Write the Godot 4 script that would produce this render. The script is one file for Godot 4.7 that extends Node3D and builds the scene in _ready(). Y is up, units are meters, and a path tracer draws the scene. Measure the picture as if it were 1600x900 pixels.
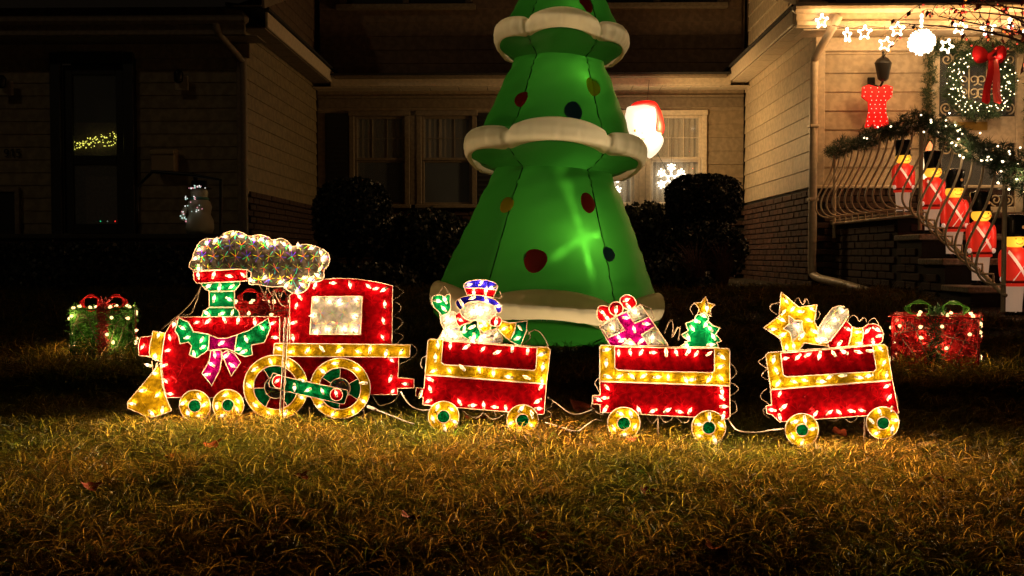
extends Node3D

const F := 1570.0          # focal length of the photograph in its own pixels (1600 wide)
const EYE := 0.575         # height of the lens over the lawn at the train
var rng := RandomNumberGenerator.new()
var cam_basis: Basis
var eye := Vector3(0, EYE, 0)
var M := {}
var PI2 := TAU

# ---------------------------------------------------------------- geometry
class Geo:
	var v := PackedVector3Array()
	var n := PackedVector3Array()
	var uv := PackedVector2Array()
	var c := PackedColorArray()
	var idx := PackedInt32Array()
	var use_c := false
	var col := Color.WHITE

	func vert(p: Vector3, nn: Vector3, t := Vector2.ZERO) -> int:
		v.append(p); n.append(nn); uv.append(t); c.append(col)
		return v.size() - 1

	func tri(a: Vector3, b: Vector3, d: Vector3, ta := Vector2.ZERO, tb := Vector2.ZERO, td := Vector2.ZERO) -> void:
		var g := (b - a).cross(d - a).normalized()
		var i := vert(a, g, ta)
		vert(d, g, td); vert(b, g, tb)
		idx.append(i); idx.append(i + 1); idx.append(i + 2)

	func quad(a: Vector3, b: Vector3, d: Vector3, e: Vector3) -> void:
		var g := (b - a).cross(e - a).normalized()
		var w := (b - a).length()
		var h := (e - a).length()
		var i := vert(a, g, Vector2(0, 0))
		vert(b, g, Vector2(w, 0)); vert(d, g, Vector2(w, h)); vert(e, g, Vector2(0, h))
		for k in [0, 2, 1, 0, 3, 2]: idx.append(i + k)

	func box(at: Vector3, size: Vector3, b := Basis.IDENTITY) -> void:
		var h := size / 2
		var p := []
		for k in 8:
			p.append(at + b * Vector3(h.x * (1 if k & 1 else -1), h.y * (1 if k & 2 else -1), h.z * (1 if k & 4 else -1)))
		for f in [[0, 2, 3, 1], [4, 5, 7, 6], [0, 4, 6, 2], [1, 3, 7, 5], [0, 1, 5, 4], [2, 6, 7, 3]]:
			quad(p[f[0]], p[f[1]], p[f[2]], p[f[3]])

	# box with chamfered edges
	func cbox(at: Vector3, size: Vector3, ch := 0.006, b := Basis.IDENTITY) -> void:
		var h := size / 2
		var q := minf(ch, minf(h.x, minf(h.y, h.z)) * 0.9)
		var pts := {}
		for ax in 3:
			for k in 8:
				var s := Vector3(1 if k & 1 else -1, 1 if k & 2 else -1, 1 if k & 4 else -1)
				var e := h - Vector3(q, q, q)
				e[ax] = h[ax]
				pts[Vector2i(ax, k)] = at + b * (s * e)
		for ax in 3:
			for sgn in 2:
				var ks := []
				for k in 8:
					if ((k >> ax) & 1) == sgn: ks.append(k)
				var a = pts[Vector2i(ax, ks[0])]; var bb = pts[Vector2i(ax, ks[1])]; var cc = pts[Vector2i(ax, ks[3])]; var d = pts[Vector2i(ax, ks[2])]
				_out(a, bb, cc, d, at)
		for k in 8:
			for bit in 3:
				if not (k >> bit) & 1:
					var k2 := k | (1 << bit)
					var o1 := (bit + 1) % 3
					var o2 := (bit + 2) % 3
					_out(pts[Vector2i(o1, k)], pts[Vector2i(o1, k2)], pts[Vector2i(o2, k2)], pts[Vector2i(o2, k)], at)
			var a2 = pts[Vector2i(0, k)]; var b2 = pts[Vector2i(1, k)]; var c2 = pts[Vector2i(2, k)]
			if (b2 - a2).cross(c2 - a2).dot((a2 + b2 + c2) / 3.0 - at) < 0: tri(a2, c2, b2)
			else: tri(a2, b2, c2)

	func _out(a: Vector3, b: Vector3, d: Vector3, e: Vector3, from: Vector3) -> void:
		if (b - a).cross(e - a).dot((a + b + d + e) / 4.0 - from) < 0: quad(a, e, d, b)
		else: quad(a, b, d, e)

	# rows of points joined into a smooth sheet; wrap closes each row
	func grid(rows: Array, wrap := false, close := false, us := 1.0, vs := 1.0) -> void:
		var nu: int = rows[0].size()
		var nv: int = rows.size()
		var cols := nu + 1 if wrap else nu
		var lines := nv + 1 if close else nv
		var base := v.size()
		var acc := PackedVector3Array()
		acc.resize(nu * nv)
		for j in (nv if close else nv - 1):
			for i in (nu if wrap else nu - 1):
				var i2 := (i + 1) % nu
				var j2 := (j + 1) % nv
				var a: Vector3 = rows[j][i]; var b: Vector3 = rows[j][i2]; var d: Vector3 = rows[j2][i2]; var e: Vector3 = rows[j2][i]
				var g := (d - a).cross(e - b)
				acc[j * nu + i] += g; acc[j * nu + i2] += g; acc[j2 * nu + i2] += g; acc[j2 * nu + i] += g
		for j in lines:
			for i in cols:
				var k := (j % nv) * nu + (i % nu)
				vert(rows[j % nv][i % nu], acc[k].normalized(), Vector2(us * i / maxf(1, cols - 1), vs * j / maxf(1, lines - 1)))
		for j in lines - 1:
			for i in cols - 1:
				var a2 := base + j * cols + i
				for k in [a2, a2 + cols + 1, a2 + 1, a2, a2 + cols, a2 + cols + 1]: idx.append(k)

	func tube(pts: PackedVector3Array, r, sides := 6, closed := false) -> void:
		var rows := []
		var m := pts.size()
		if m < 2: return
		var t0 := (pts[1] - pts[0]).normalized()
		var up := Vector3.UP if absf(t0.y) < 0.9 else Vector3.RIGHT
		var side := t0.cross(up).normalized()
		for k in m:
			var a := pts[(k - 1 + m) % m] if closed or k > 0 else pts[k]
			var b := pts[(k + 1) % m] if closed or k < m - 1 else pts[k]
			var t := (b - a).normalized()
			side = (side - t * side.dot(t))
			side = side.normalized() if side.length() > 1e-5 else t.cross(Vector3.FORWARD).normalized()
			var o := t.cross(side)
			var rr: float = r if r is float else r[k]
			var ring := PackedVector3Array()
			for s in sides:
				var an := TAU * s / sides
				ring.append(pts[k] + (side * cos(an) + o * sin(an)) * rr)
			rows.append(ring)
		if not closed:
			var first := PackedVector3Array(); var last := PackedVector3Array()
			for s in sides: first.append(pts[0]); last.append(pts[m - 1])
			rows.push_front(first); rows.append(last)
		grid(rows, true, closed)

	# profile: Vector2(radius, height) from bottom to top, round +Y (or basis)
	func lathe(prof: Array, sides := 16, at := Vector3.ZERO, b := Basis.IDENTITY, sx := 1.0, sz := 1.0) -> void:
		var rows := []
		for p in prof:
			var ring := PackedVector3Array()
			for s in sides:
				var an := -TAU * s / sides
				ring.append(at + b * Vector3(cos(an) * p.x * sx, p.y, sin(an) * p.x * sz))
			rows.append(ring)
		grid(rows, true, false, 1.0, 1.0)

	func ball(at: Vector3, r: Vector3, sides := 12, rings := 8, b := Basis.IDENTITY) -> void:
		var prof := []
		for k in rings + 1:
			var a := PI * k / rings - PI / 2
			prof.append(Vector2(cos(a), sin(a)))
		var rows := []
		for p in prof:
			var ring := PackedVector3Array()
			for s in sides:
				var an := -TAU * s / sides
				ring.append(at + b * Vector3(cos(an) * p.x * r.x, p.y * r.y, sin(an) * p.x * r.z))
			rows.append(ring)
		grid(rows, true)

	# flat outline in XY given depth z0..z1
	func prism(poly: PackedVector2Array, z0: float, z1: float, tile := 0.16) -> void:
		var t := Geometry2D.triangulate_polygon(poly)
		for s in 2:
			var base := v.size()
			var nn := Vector3(0, 0, 1 if s else -1)
			for p in poly: vert(Vector3(p.x, p.y, z1 if s else z0), nn, p / tile)
			for k in range(0, t.size(), 3):
				var a := poly[t[k]]; var b := poly[t[k + 1]]; var d := poly[t[k + 2]]
				var ccw := (b - a).cross(d - a) > 0
				var f := [t[k], t[k + 1], t[k + 2]] if ccw != (s == 1) else [t[k], t[k + 2], t[k + 1]]
				for x in f: idx.append(base + x)
		var m := poly.size()
		var turn := Geometry2D.is_polygon_clockwise(poly)
		for k in m:
			var a := poly[k]; var b := poly[(k + 1) % m]
			if turn: quad(Vector3(b.x, b.y, z0), Vector3(a.x, a.y, z0), Vector3(a.x, a.y, z1), Vector3(b.x, b.y, z1))
			else: quad(Vector3(a.x, a.y, z0), Vector3(b.x, b.y, z0), Vector3(b.x, b.y, z1), Vector3(a.x, a.y, z1))

	# a pillow raised from an outline
	func dome(poly: PackedVector2Array, depth: float, rings := 5, z := 0.0, both := false) -> void:
		var mid := Vector2.ZERO
		for p in poly: mid += p
		mid /= poly.size()
		var rows := []
		for k in range(-rings if both else 0, rings + 1):
			var a := PI / 2 * k / rings
			var ring := PackedVector3Array()
			for p in poly:
				var w := mid + (p - mid) * cos(a)
				ring.append(Vector3(w.x, w.y, z + depth * sin(a)))
			rows.append(ring)
		grid(rows, true)

	func mesh() -> ArrayMesh:
		var m := ArrayMesh.new()
		add_to(m)
		return m

	func add_to(m: ArrayMesh, mat: Material = null) -> void:
		var a := []
		a.resize(Mesh.ARRAY_MAX)
		a[Mesh.ARRAY_VERTEX] = v; a[Mesh.ARRAY_NORMAL] = n; a[Mesh.ARRAY_TEX_UV] = uv
		if use_c: a[Mesh.ARRAY_COLOR] = c
		a[Mesh.ARRAY_INDEX] = idx
		m.add_surface_from_arrays(Mesh.PRIMITIVE_TRIANGLES, a)
		if mat: m.surface_set_material(m.get_surface_count() - 1, mat)

# ---------------------------------------------------------------- scene helpers
func R(a: float, b: float) -> float: return rng.randf_range(a, b)

# the point that the photograph shows at pixel (px, py), d metres in front of the lens along the house's depth
func at(px: float, py: float, d: float) -> Vector3:
	var w := cam_basis * Vector3((px - 800) / F, (450 - py) / F, -1)
	return eye + w * (d / -w.z)

func thing(called: String, label: String, category: String, pos := Vector3.ZERO, group := "") -> Node3D:
	var o := Node3D.new()
	o.name = called
	add_child(o, true)
	o.position = pos
	o.set_meta("label", label); o.set_meta("category", category)
	if group: o.set_meta("group", group)
	return o

func part(called: String, mesh: Mesh, mat: Material, parent: Node3D, pos := Vector3.ZERO, basis := Basis.IDENTITY) -> MeshInstance3D:
	var o := MeshInstance3D.new()
	o.name = called
	o.mesh = mesh
	if mat: o.material_override = mat
	o.transform = Transform3D(basis, pos)
	parent.add_child(o, true)
	return o

func geo(called: String, g: Geo, mat: Material, parent: Node3D, pos := Vector3.ZERO) -> MeshInstance3D:
	return part(called, g.mesh(), mat, parent, pos)

func tag(o: Node3D, label: String, category: String, group := "") -> void:
	o.set_meta("label", label); o.set_meta("category", category)
	if group: o.set_meta("group", group)

func scatter(called: String, mesh: Mesh, mat: Material, parent: Node3D, where: Array, tints = null) -> MultiMeshInstance3D:
	var mm := MultiMesh.new()
	mm.transform_format = MultiMesh.TRANSFORM_3D
	mm.use_colors = tints != null
	mm.mesh = mesh
	mm.instance_count = where.size()
	for i in where.size():
		mm.set_instance_transform(i, where[i])
		if tints != null: mm.set_instance_color(i, tints[i])
	var o := MultiMeshInstance3D.new()
	o.name = called
	o.multimesh = mm
	o.material_override = mat
	o.set_meta("kind", "stuff")
	parent.add_child(o, true)
	return o

func lamp(parent: Node3D, pos: Vector3, energy: float, color: Color, size := 0.01) -> OmniLight3D:
	var l := OmniLight3D.new()
	l.name = "lamp_light"
	l.light_energy = energy
	l.light_color = color.linear_to_srgb()
	l.light_size = size
	l.omni_range = 30.0
	l.omni_attenuation = 2.0
	l.shadow_enabled = true
	l.position = pos
	parent.add_child(l, true)
	return l

func mat(r: float, g: float, b: float, rough := 0.7, metal := 0.0) -> StandardMaterial3D:
	var m := StandardMaterial3D.new()
	m.albedo_color = Color(r, g, b).linear_to_srgb()
	m.roughness = rough
	m.metallic = metal
	return m

func glow(r: float, g: float, b: float, energy := 1.0, base := Color(0.5, 0.5, 0.5)) -> StandardMaterial3D:
	var m := mat(base.r, base.g, base.b, 0.4)
	m.emission_enabled = true
	m.emission = Color(r, g, b).linear_to_srgb()
	m.emission_energy_multiplier = energy
	return m

func smooth(p: PackedVector2Array, per := 4) -> PackedVector2Array:
	var out := PackedVector2Array()
	var m := p.size()
	for k in m:
		for s in per:
			out.append(p[k].cubic_interpolate(p[(k + 1) % m], p[(k - 1 + m) % m], p[(k + 2) % m], float(s) / per))
	return out

func smooth3(p: PackedVector3Array, per := 5) -> PackedVector3Array:
	var out := PackedVector3Array()
	var m := p.size()
	for k in m - 1:
		for s in per:
			out.append(p[k].cubic_interpolate(p[k + 1], p[maxi(k - 1, 0)], p[mini(k + 2, m - 1)], float(s) / per))
	out.append(p[m - 1])
	return out

func disc(c: Vector2, r: float, n := 28) -> PackedVector2Array:
	var out := PackedVector2Array()
	for k in n: out.append(c + Vector2(cos(TAU * k / n), sin(TAU * k / n)) * r)
	return out

func turned(dir: Vector3, up_axis := Vector3.UP) -> Basis:
	# a basis whose Y runs along dir
	var y := dir.normalized()
	var x := y.cross(Vector3.FORWARD if absf(y.z) < 0.9 else Vector3.RIGHT).normalized()
	return Basis(x, y, x.cross(y))

func any_turn() -> Basis:
	return Basis.from_euler(Vector3(R(0, TAU), R(0, TAU), R(0, TAU)))

# ---------------------------------------------------------------- materials
func noise_tex(freq: float, lo: Color, hi: Color, size := 256, seed_ := 1, normal := false, octaves := 4) -> NoiseTexture2D:
	var nz := FastNoiseLite.new()
	nz.seed = seed_
	nz.frequency = freq
	nz.fractal_octaves = octaves
	var t := NoiseTexture2D.new()
	t.width = size; t.height = size
	t.seamless = true
	t.noise = nz
	if normal:
		t.as_normal_map = true
		t.bump_strength = 6.0
	else:
		var g := Gradient.new()
		g.set_color(0, lo); g.set_color(1, hi)
		g.set_offset(0, 0.3); g.set_offset(1, 0.72)
		t.color_ramp = g
	return t

func textured(r: float, g: float, b: float, rough: float, scale: float, amount := 0.25, seed_ := 1, bump := 0.0) -> StandardMaterial3D:
	var m := mat(1, 1, 1, rough)
	var base := Color(r, g, b)
	var lo := Color(r * (1 - amount), g * (1 - amount), b * (1 - amount)).linear_to_srgb()
	var hi := Color(minf(r * (1 + amount), 1), minf(g * (1 + amount), 1), minf(b * (1 + amount), 1)).linear_to_srgb()
	m.albedo_texture = noise_tex(0.03, lo, hi, 256, seed_)
	m.uv1_triplanar = true
	m.uv1_world_triplanar = true
	m.uv1_scale = Vector3(scale, scale, scale)
	if bump > 0:
		m.normal_enabled = true
		m.normal_texture = noise_tex(0.06, Color.BLACK, Color.WHITE, 256, seed_ + 7, true)
		m.normal_scale = bump
	return m

# prismatic film: little engraved bursts of radial facets, 4 x 4 to the tile
func burst_images() -> Array:
	var n := 256
	var nm := Image.create_empty(n, n, false, Image.FORMAT_RGB8)
	var rainbow := Image.create_empty(n, n, false, Image.FORMAT_RGB8)
	var clear := Image.create_empty(n, n, false, Image.FORMAT_RGB8)
	var grey := Image.create_empty(n, n, false, Image.FORMAT_RGB8)
	var r2 := RandomNumberGenerator.new()
	r2.seed = 5
	var lines := []
	for k in 16:
		var set_ := []
		var bright := 0.65 + 0.5 * r2.randf()
		for j in 7: set_.append([TAU * (j + r2.randf_range(-0.3, 0.3)) / 7, r2.randf(), r2.randf_range(0.55, 1.25), r2.randf_range(-0.75, 0.75), r2.randf_range(0.35, 1.0) * bright])
		lines.append(set_)
	var nz := FastNoiseLite.new()
	nz.seed = 12
	nz.frequency = 0.022
	for y in n:
		for x in n:
			var best := 1e9
			var who := 0
			var dx := 0.0
			var dy := 0.0
			for row in range(-1, 5):
				if absf(y - (row + 0.5) * 64) > 64: continue
				for colm in range(-1, 5):
					var cx := (colm + 0.25 + 0.5 * (posmod(row, 2))) * 64
					var cy := (row + 0.5) * 64
					var d := (x - cx) * (x - cx) + (y - cy) * (y - cy)
					if d < best:
						best = d; dx = x - cx; dy = y - cy
						who = posmod(row, 4) * 4 + posmod(colm, 4)
			var rr := sqrt(best)
			var phi := atan2(dy, dx)
			var lit := 0.0
			var hue := 0.0
			var tilt := 0.0
			var fill := 0.0
			var fill_hue := 0.0
			for l in lines[who]:
				var da := absf(angle_difference(phi, l[0]))
				var away: float = da * rr
				var reach := clampf((l[2] * 40.0 - rr) / 10.0, 0.0, 1.0)
				var m: float = clampf(2.1 - away, 0.0, 1.0) * reach * l[4]
				if m > lit:
					lit = m; hue = [0.0, 0.05, 0.12, 0.33, 0.30, 0.95, 0.58][int(l[1] * 6.99)] + rr * 0.006; tilt = l[3]
				if da < 0.34 and l[1] > 0.45:
					fill = maxf(fill, reach * (0.34 - da) / 0.34 * 0.55)
					fill_hue = 0.58 + 0.14 * fposmod(l[1] * 3.1, 1.0)
			var soft := 0.11 * nz.get_noise_2d(x, y)
			var t := tilt * lit + soft * 1.3
			var nn := Vector3(-sin(phi) * t, -cos(phi) * t, 1).normalized()
			nm.set_pixel(x, y, Color(nn.x * 0.5 + 0.5, nn.y * 0.5 + 0.5, nn.z * 0.5 + 0.5))
			var g := 0.66 + 2.0 * soft + 0.34 * lit * (1.0 if who % 3 == 0 else 0.35)
			g = clampf(g, 0.2, 1.0)
			grey.set_pixel(x, y, Color(g, g, g))
			var base := Color(0.31, 0.285, 0.25) * (0.25 + 0.75 * clampf(0.5 + 6.0 * soft, 0, 1))
			base = base.lerp(Color.from_hsv(fposmod(fill_hue, 1.0), 0.75, 0.5), clampf(fill * 0.8, 0, 1))
			clear.set_pixel(x, y, (Color(0.70, 0.69, 0.68) * (0.55 + 0.45 * clampf(0.5 + 5.0 * soft, 0, 1))).lerp(Color.from_hsv(fposmod(hue, 1.0), 0.7, 1.0), lit * 0.75))
			rainbow.set_pixel(x, y, base.lerp(Color.from_hsv(fposmod(hue, 1.0), 0.88, 1.0), lit))
	return [ImageTexture.create_from_image(nm), ImageTexture.create_from_image(rainbow), ImageTexture.create_from_image(grey), ImageTexture.create_from_image(clear)]

func film(r: float, g: float, b: float, tex: Texture2D, bursts: Array, metal := 0.7, rough := 0.22) -> StandardMaterial3D:
	var m := mat(r, g, b, rough, metal)
	m.albedo_texture = tex
	m.normal_enabled = true
	m.normal_texture = bursts[0]
	m.normal_scale = 1.0
	m.metallic_specular = 0.12
	m.backlight_enabled = true
	m.backlight = Color(0.16 * r / maxf(r, maxf(g, b)), 0.16 * g / maxf(r, maxf(g, b)), 0.16 * b / maxf(r, maxf(g, b))).linear_to_srgb()
	return m

func materials() -> void:
	var b := burst_images()
	M.red = film(0.25, 0.0007, 0.0032, b[2], b, 0.5, 0.28)
	M.dark_red = film(0.14, 0.0006, 0.0014, b[2], b, 0.45, 0.3)
	M.green = film(0.0006, 0.12, 0.034, b[2], b, 0.45, 0.3)
	M.gold = film(0.34, 0.21, 0.004, b[2], b, 0.5, 0.3)
	M.silver = film(0.40, 0.39, 0.385, b[3], b, 0.35, 0.3)
	M.smoke = film(0.66, 0.63, 0.60, b[1], b, 0.35, 0.3)
	M.white_film = film(0.42, 0.41, 0.40, b[3], b, 0.1, 0.35)
	M.magenta = film(0.19, 0.0006, 0.085, b[2], b, 0.45, 0.3)
	M.blue = film(0.012, 0.008, 0.42, b[2], b, 0.45, 0.3)
	M.wire = mat(0.10, 0.060, 0.034, 0.45)
	M.cord = mat(0.12, 0.078, 0.045, 0.55)
	M.socket = mat(0.08, 0.07, 0.05, 0.5)
	M.bulb = glow(1.0, 0.60, 0.33, 1.3, Color(0.05, 0.04, 0.03))
	M.bulb_tip = glow(1.0, 0.74, 0.50, 2.2, Color(0.05, 0.04, 0.03))
	M.dead = mat(0.35, 0.27, 0.16, 0.15)
	M.mini_warm = glow(1.0, 0.62, 0.26, 2.2)
	M.mini = glow(1.0, 0.80, 0.48, 4.0)
	M.mini_yellow = glow(0.9, 0.85, 0.12, 1.6)
	M.mini_red = glow(1.0, 0.03, 0.02, 1.3)
	M.mini_orange = glow(1.0, 0.30, 0.03, 1.6)
	M.hot = glow(1.0, 0.88, 0.66, 4.5)
	M.black = mat(0.006, 0.006, 0.006, 0.5)
	M.iron = mat(0.55, 0.44, 0.31, 0.45, 0.0)
	M.black_iron = mat(0.012, 0.011, 0.010, 0.4, 0.3)
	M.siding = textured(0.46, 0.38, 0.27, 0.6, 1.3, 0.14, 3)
	M.siding_left_shade = textured(0.20, 0.155, 0.085, 0.65, 1.1, 0.2, 9)  # left wing siding, its colour darkened to stand for weak light
	M.siding_court_shade = textured(0.24, 0.185, 0.12, 0.6, 1.3, 0.14, 14)  # same siding with the dimmer light of the court put into its colour
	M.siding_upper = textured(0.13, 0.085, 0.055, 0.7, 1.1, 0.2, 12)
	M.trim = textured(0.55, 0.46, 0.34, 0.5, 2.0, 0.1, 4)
	M.trim_shade = textured(0.17, 0.13, 0.085, 0.6, 2.0, 0.15, 5)  # darker copy of the trim for parts lying in shade
	M.shingle = textured(0.02, 0.018, 0.017, 0.9, 3.0, 0.4, 6)
	M.mortar = textured(0.014, 0.011, 0.008, 0.9, 6.0, 0.3, 8)
	M.bricks = []
	for k in 4:
		M.bricks.append(textured(0.045 + 0.012 * k, 0.019 + 0.005 * k, 0.012 + 0.003 * k, 0.85, 9.0, 0.35, 20 + k, 0.6))
	M.concrete = textured(0.30, 0.27, 0.22, 0.85, 4.0, 0.25, 31, 0.4)
	M.dark = mat(0.01, 0.009, 0.008, 0.8)
	M.curtain_shade = textured(0.20, 0.15, 0.095, 0.9, 5.0, 0.15, 42)  # curtain copy with the shade of the left windows in its colour
	M.curtain = textured(0.42, 0.35, 0.24, 0.9, 5.0, 0.15, 41)
	var pane := StandardMaterial3D.new()
	pane.transparency = BaseMaterial3D.TRANSPARENCY_ALPHA
	pane.albedo_color = Color(0.9, 0.95, 1.0, 0.06)
	pane.roughness = 0.03
	M.pane = pane
	M.brass = mat(0.50, 0.33, 0.08, 0.35, 0.7)
	M.scroll = mat(0.52, 0.42, 0.28, 0.5)
	M.needle = mat(0.018, 0.045, 0.014, 0.6)
	M.needle.vertex_color_use_as_albedo = true
	M.leaf = mat(1, 1, 1, 0.5)
	M.leaf.vertex_color_use_as_albedo = true
	M.ribbon = mat(0.13, 0.003, 0.004, 0.7)
	M.ribbon.metallic_specular = 0.1
	var gr := mat(1, 1, 1, 0.55)
	gr.vertex_color_use_as_albedo = true
	gr.backlight_enabled = true
	gr.backlight = Color(0.5, 0.5, 0.5)
	M.grass = gr
	M.soil = textured(0.030, 0.021, 0.010, 0.95, 2.2, 0.5, 51, 0.8)
	# inflatable cloth
	M.cloth_green = cloth(0.0110, 0.075, 0.0075, 0.125)
	M.cloth_white = cloth(0.84, 0.64, 0.46, 1.0)
	M.cloth_red = cloth(0.42, 0.008, 0.012, 0.8)
	M.cloth_yellow = cloth(0.85, 0.42, 0.01, 1.0)
	M.cloth_blue = cloth(0.012, 0.012, 0.09, 0.5)
	M.seam = mat(0.004, 0.05, 0.012, 0.8)
	# lit plastic figures
	M.coat = glow(0.60, 0.022, 0.008, 0.55, Color(0.5, 0.02, 0.02))
	M.face = glow(1.0, 0.47, 0.03, 1.1, Color(0.7, 0.45, 0.1))
	M.legs = glow(0.55, 0.33, 0.20, 0.42, Color(0.65, 0.55, 0.42))
	M.strap = glow(0.85, 0.55, 0.38, 0.42, Color(0.8, 0.7, 0.6))
	M.hat = mat(0.006, 0.006, 0.007, 0.25)
	M.button = glow(0.9, 0.35, 0.10, 0.30, Color(0.6, 0.3, 0.1))
	M.cheek = glow(0.65, 0.03, 0.01, 0.6, Color(0.6, 0.05, 0.02))

func cloth(r: float, g: float, b: float, through: float) -> StandardMaterial3D:
	var m := mat(r, g, b, 0.55)
	var top := maxf(r, maxf(g, b))
	m.backlight_enabled = true
	m.backlight = Color(r / top * through, g / top * through, b / top * through).linear_to_srgb()
	m.normal_enabled = true
	m.normal_texture = noise_tex(0.012, Color.BLACK, Color.WHITE, 256, 77, true, 2)
	m.normal_scale = 0.25
	m.uv1_triplanar = true
	m.uv1_scale = Vector3(2.2, 1.2, 2.2)
	return m

# ---------------------------------------------------------------- lights of the train
var bulb_mesh: ArrayMesh
var mini_mesh: ArrayMesh
const WARM := Color(1.0, 0.66, 0.34)
const BULB_E := 0.028

func make_bulbs() -> void:
	bulb_mesh = ArrayMesh.new()
	var g := Geo.new()
	g.lathe([Vector2(0.0005, 0.000), Vector2(0.0062, 0.0005), Vector2(0.0075, 0.005), Vector2(0.0072, 0.010), Vector2(0.0050, 0.015)], 9)
	g.add_to(bulb_mesh, M.bulb_tip)
	g = Geo.new()
	g.lathe([Vector2(0.0050, 0.015), Vector2(0.0026, 0.0205), Vector2(0.0008, 0.025), Vector2(0, 0.0255)], 9)
	g.add_to(bulb_mesh, M.bulb)
	g = Geo.new()
	g.lathe([Vector2(0, -0.014), Vector2(0.0052, -0.014), Vector2(0.0062, -0.006), Vector2(0.0062, 0.0004)], 8)
	g.add_to(bulb_mesh, M.socket)
	mini_mesh = ArrayMesh.new()
	g = Geo.new()
	g.lathe([Vector2(0, -0.007), Vector2(0.006, -0.005), Vector2(0.0078, 0.0), Vector2(0.0055, 0.006), Vector2(0, 0.013)], 7)
	g.add_to(mini_mesh)

func bulb(parent: Node3D, x: float, y: float, z: float) -> void:
	var a := R(0, TAU)
	var dir := Vector3(cos(a), sin(a), R(0.05, 0.4))
	var o := part("light_bulb", bulb_mesh, null, parent, Vector3(x, y, z + R(0.007, 0.010)), turned(dir).scaled(Vector3.ONE * R(0.62, 0.82)))
	if R(0, 1) < 0.06:
		# a burnt out bulb
		o.set_surface_override_material(0, M.dead); o.set_surface_override_material(1, M.dead)
		return
	lamp(o, Vector3(0, 0.005, 0), BULB_E * R(0.75, 1.25), WARM, 0.01)

# the car being built
var car: Node3D
var car_d := 3.5
var zs := 1.0
var zx := 0.0
var zy := 0.0

func view(s: float, x: float, y: float) -> void:
	zs = s; zx = x; zy = y

func q(a: Array) -> PackedVector2Array:
	var out := PackedVector2Array()
	for k in range(0, a.size(), 2):
		var p := at(zx + a[k] / zs, zy + a[k + 1] / zs, car_d) - car.position
		out.append(Vector2(p.x, p.y))
	return out

func ql(l: float) -> float: return l / zs * car_d / F

func panel(called: String, m: Material, outline: PackedVector2Array, z: float, bulbs := [], curved := false, wire := true) -> MeshInstance3D:
	var p := smooth(outline) if curved else outline
	var g := Geo.new()
	g.prism(p, z, z + 0.003)
	# offset the print of the film a little from piece to piece
	var o := geo(called, g, m, car)
	if wire:
		var w := Geo.new()
		var line := PackedVector3Array()
		for k in p.size():
			line.append(Vector3(p[k].x, p[k].y, z + 0.0035))
			if not curved:
				var nx := p[(k + 1) % p.size()]
				line.append(Vector3(lerpf(p[k].x, nx.x, 0.03), lerpf(p[k].y, nx.y, 0.03), z + 0.0035))
				line.append(Vector3(lerpf(p[k].x, nx.x, 0.97), lerpf(p[k].y, nx.y, 0.97), z + 0.0035))
		w.tube(line, 0.0016, 6, true)
		geo("wire_frame", w, M.wire, o)
	for b in q(bulbs): bulb(o, b.x, b.y, z)
	return o

func cord(pts: PackedVector3Array, parent: Node3D, r := 0.0019, called := "light_cord") -> void:
	var g := Geo.new()
	g.tube(smooth3(pts, 6), r, 5)
	geo(called, g, M.cord, parent)

# looping slack of the light string behind an edge, from a to b in photo pixels of the present view
func loops(a: Array, n: int, out: Vector2, size: float) -> void:
	var e := q(a)
	var pts := PackedVector3Array()
	for k in n * 4 + 1:
		var t := float(k) / (n * 4)
		var p := e[0].lerp(e[1], t)
		var s := absf(sin(PI * t * n)) * size * R(0.7, 1.25)
		p += out * s
		pts.append(Vector3(p.x + R(-1, 1) * 0.002, p.y + R(-1, 1) * 0.002, -0.012 - 0.01 * sin(k)))
	cord(pts, car)

func stakes(xs: Array) -> void:
	for x in xs:
		var g := Geo.new()
		var p := q([x[0], x[1]])[0]
		g.tube(PackedVector3Array([Vector3(p.x, p.y, -0.006), Vector3(p.x, -0.10, -0.006)]), 0.0028, 6)
		geo("ground_stake", g, M.wire, car)

func small_wheel(c: Array, r: float, hub: float) -> void:
	var p := q(c)[0]
	var rr := ql(r)
	var o := panel("wheel", M.gold, disc(p, rr), 0.012)
	var g := Geo.new()
	g.prism(disc(p, ql(hub), 22), 0.0165, 0.0185)
	geo("hub", g, M.green, o)
	var w := Geo.new()
	var line := PackedVector3Array()
	for a in disc(p, ql(hub), 22): line.append(Vector3(a.x, a.y, 0.019))
	w.tube(line, 0.0017, 5, true)
	geo("wire_frame", w, M.wire, o)
	var start := R(0, TAU)
	for k in 5:
		var a := start + TAU * k / 5 + R(-0.2, 0.2)
		bulb(o, p.x + cos(a) * rr * 0.7, p.y + sin(a) * rr * 0.7, 0.012)

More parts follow.
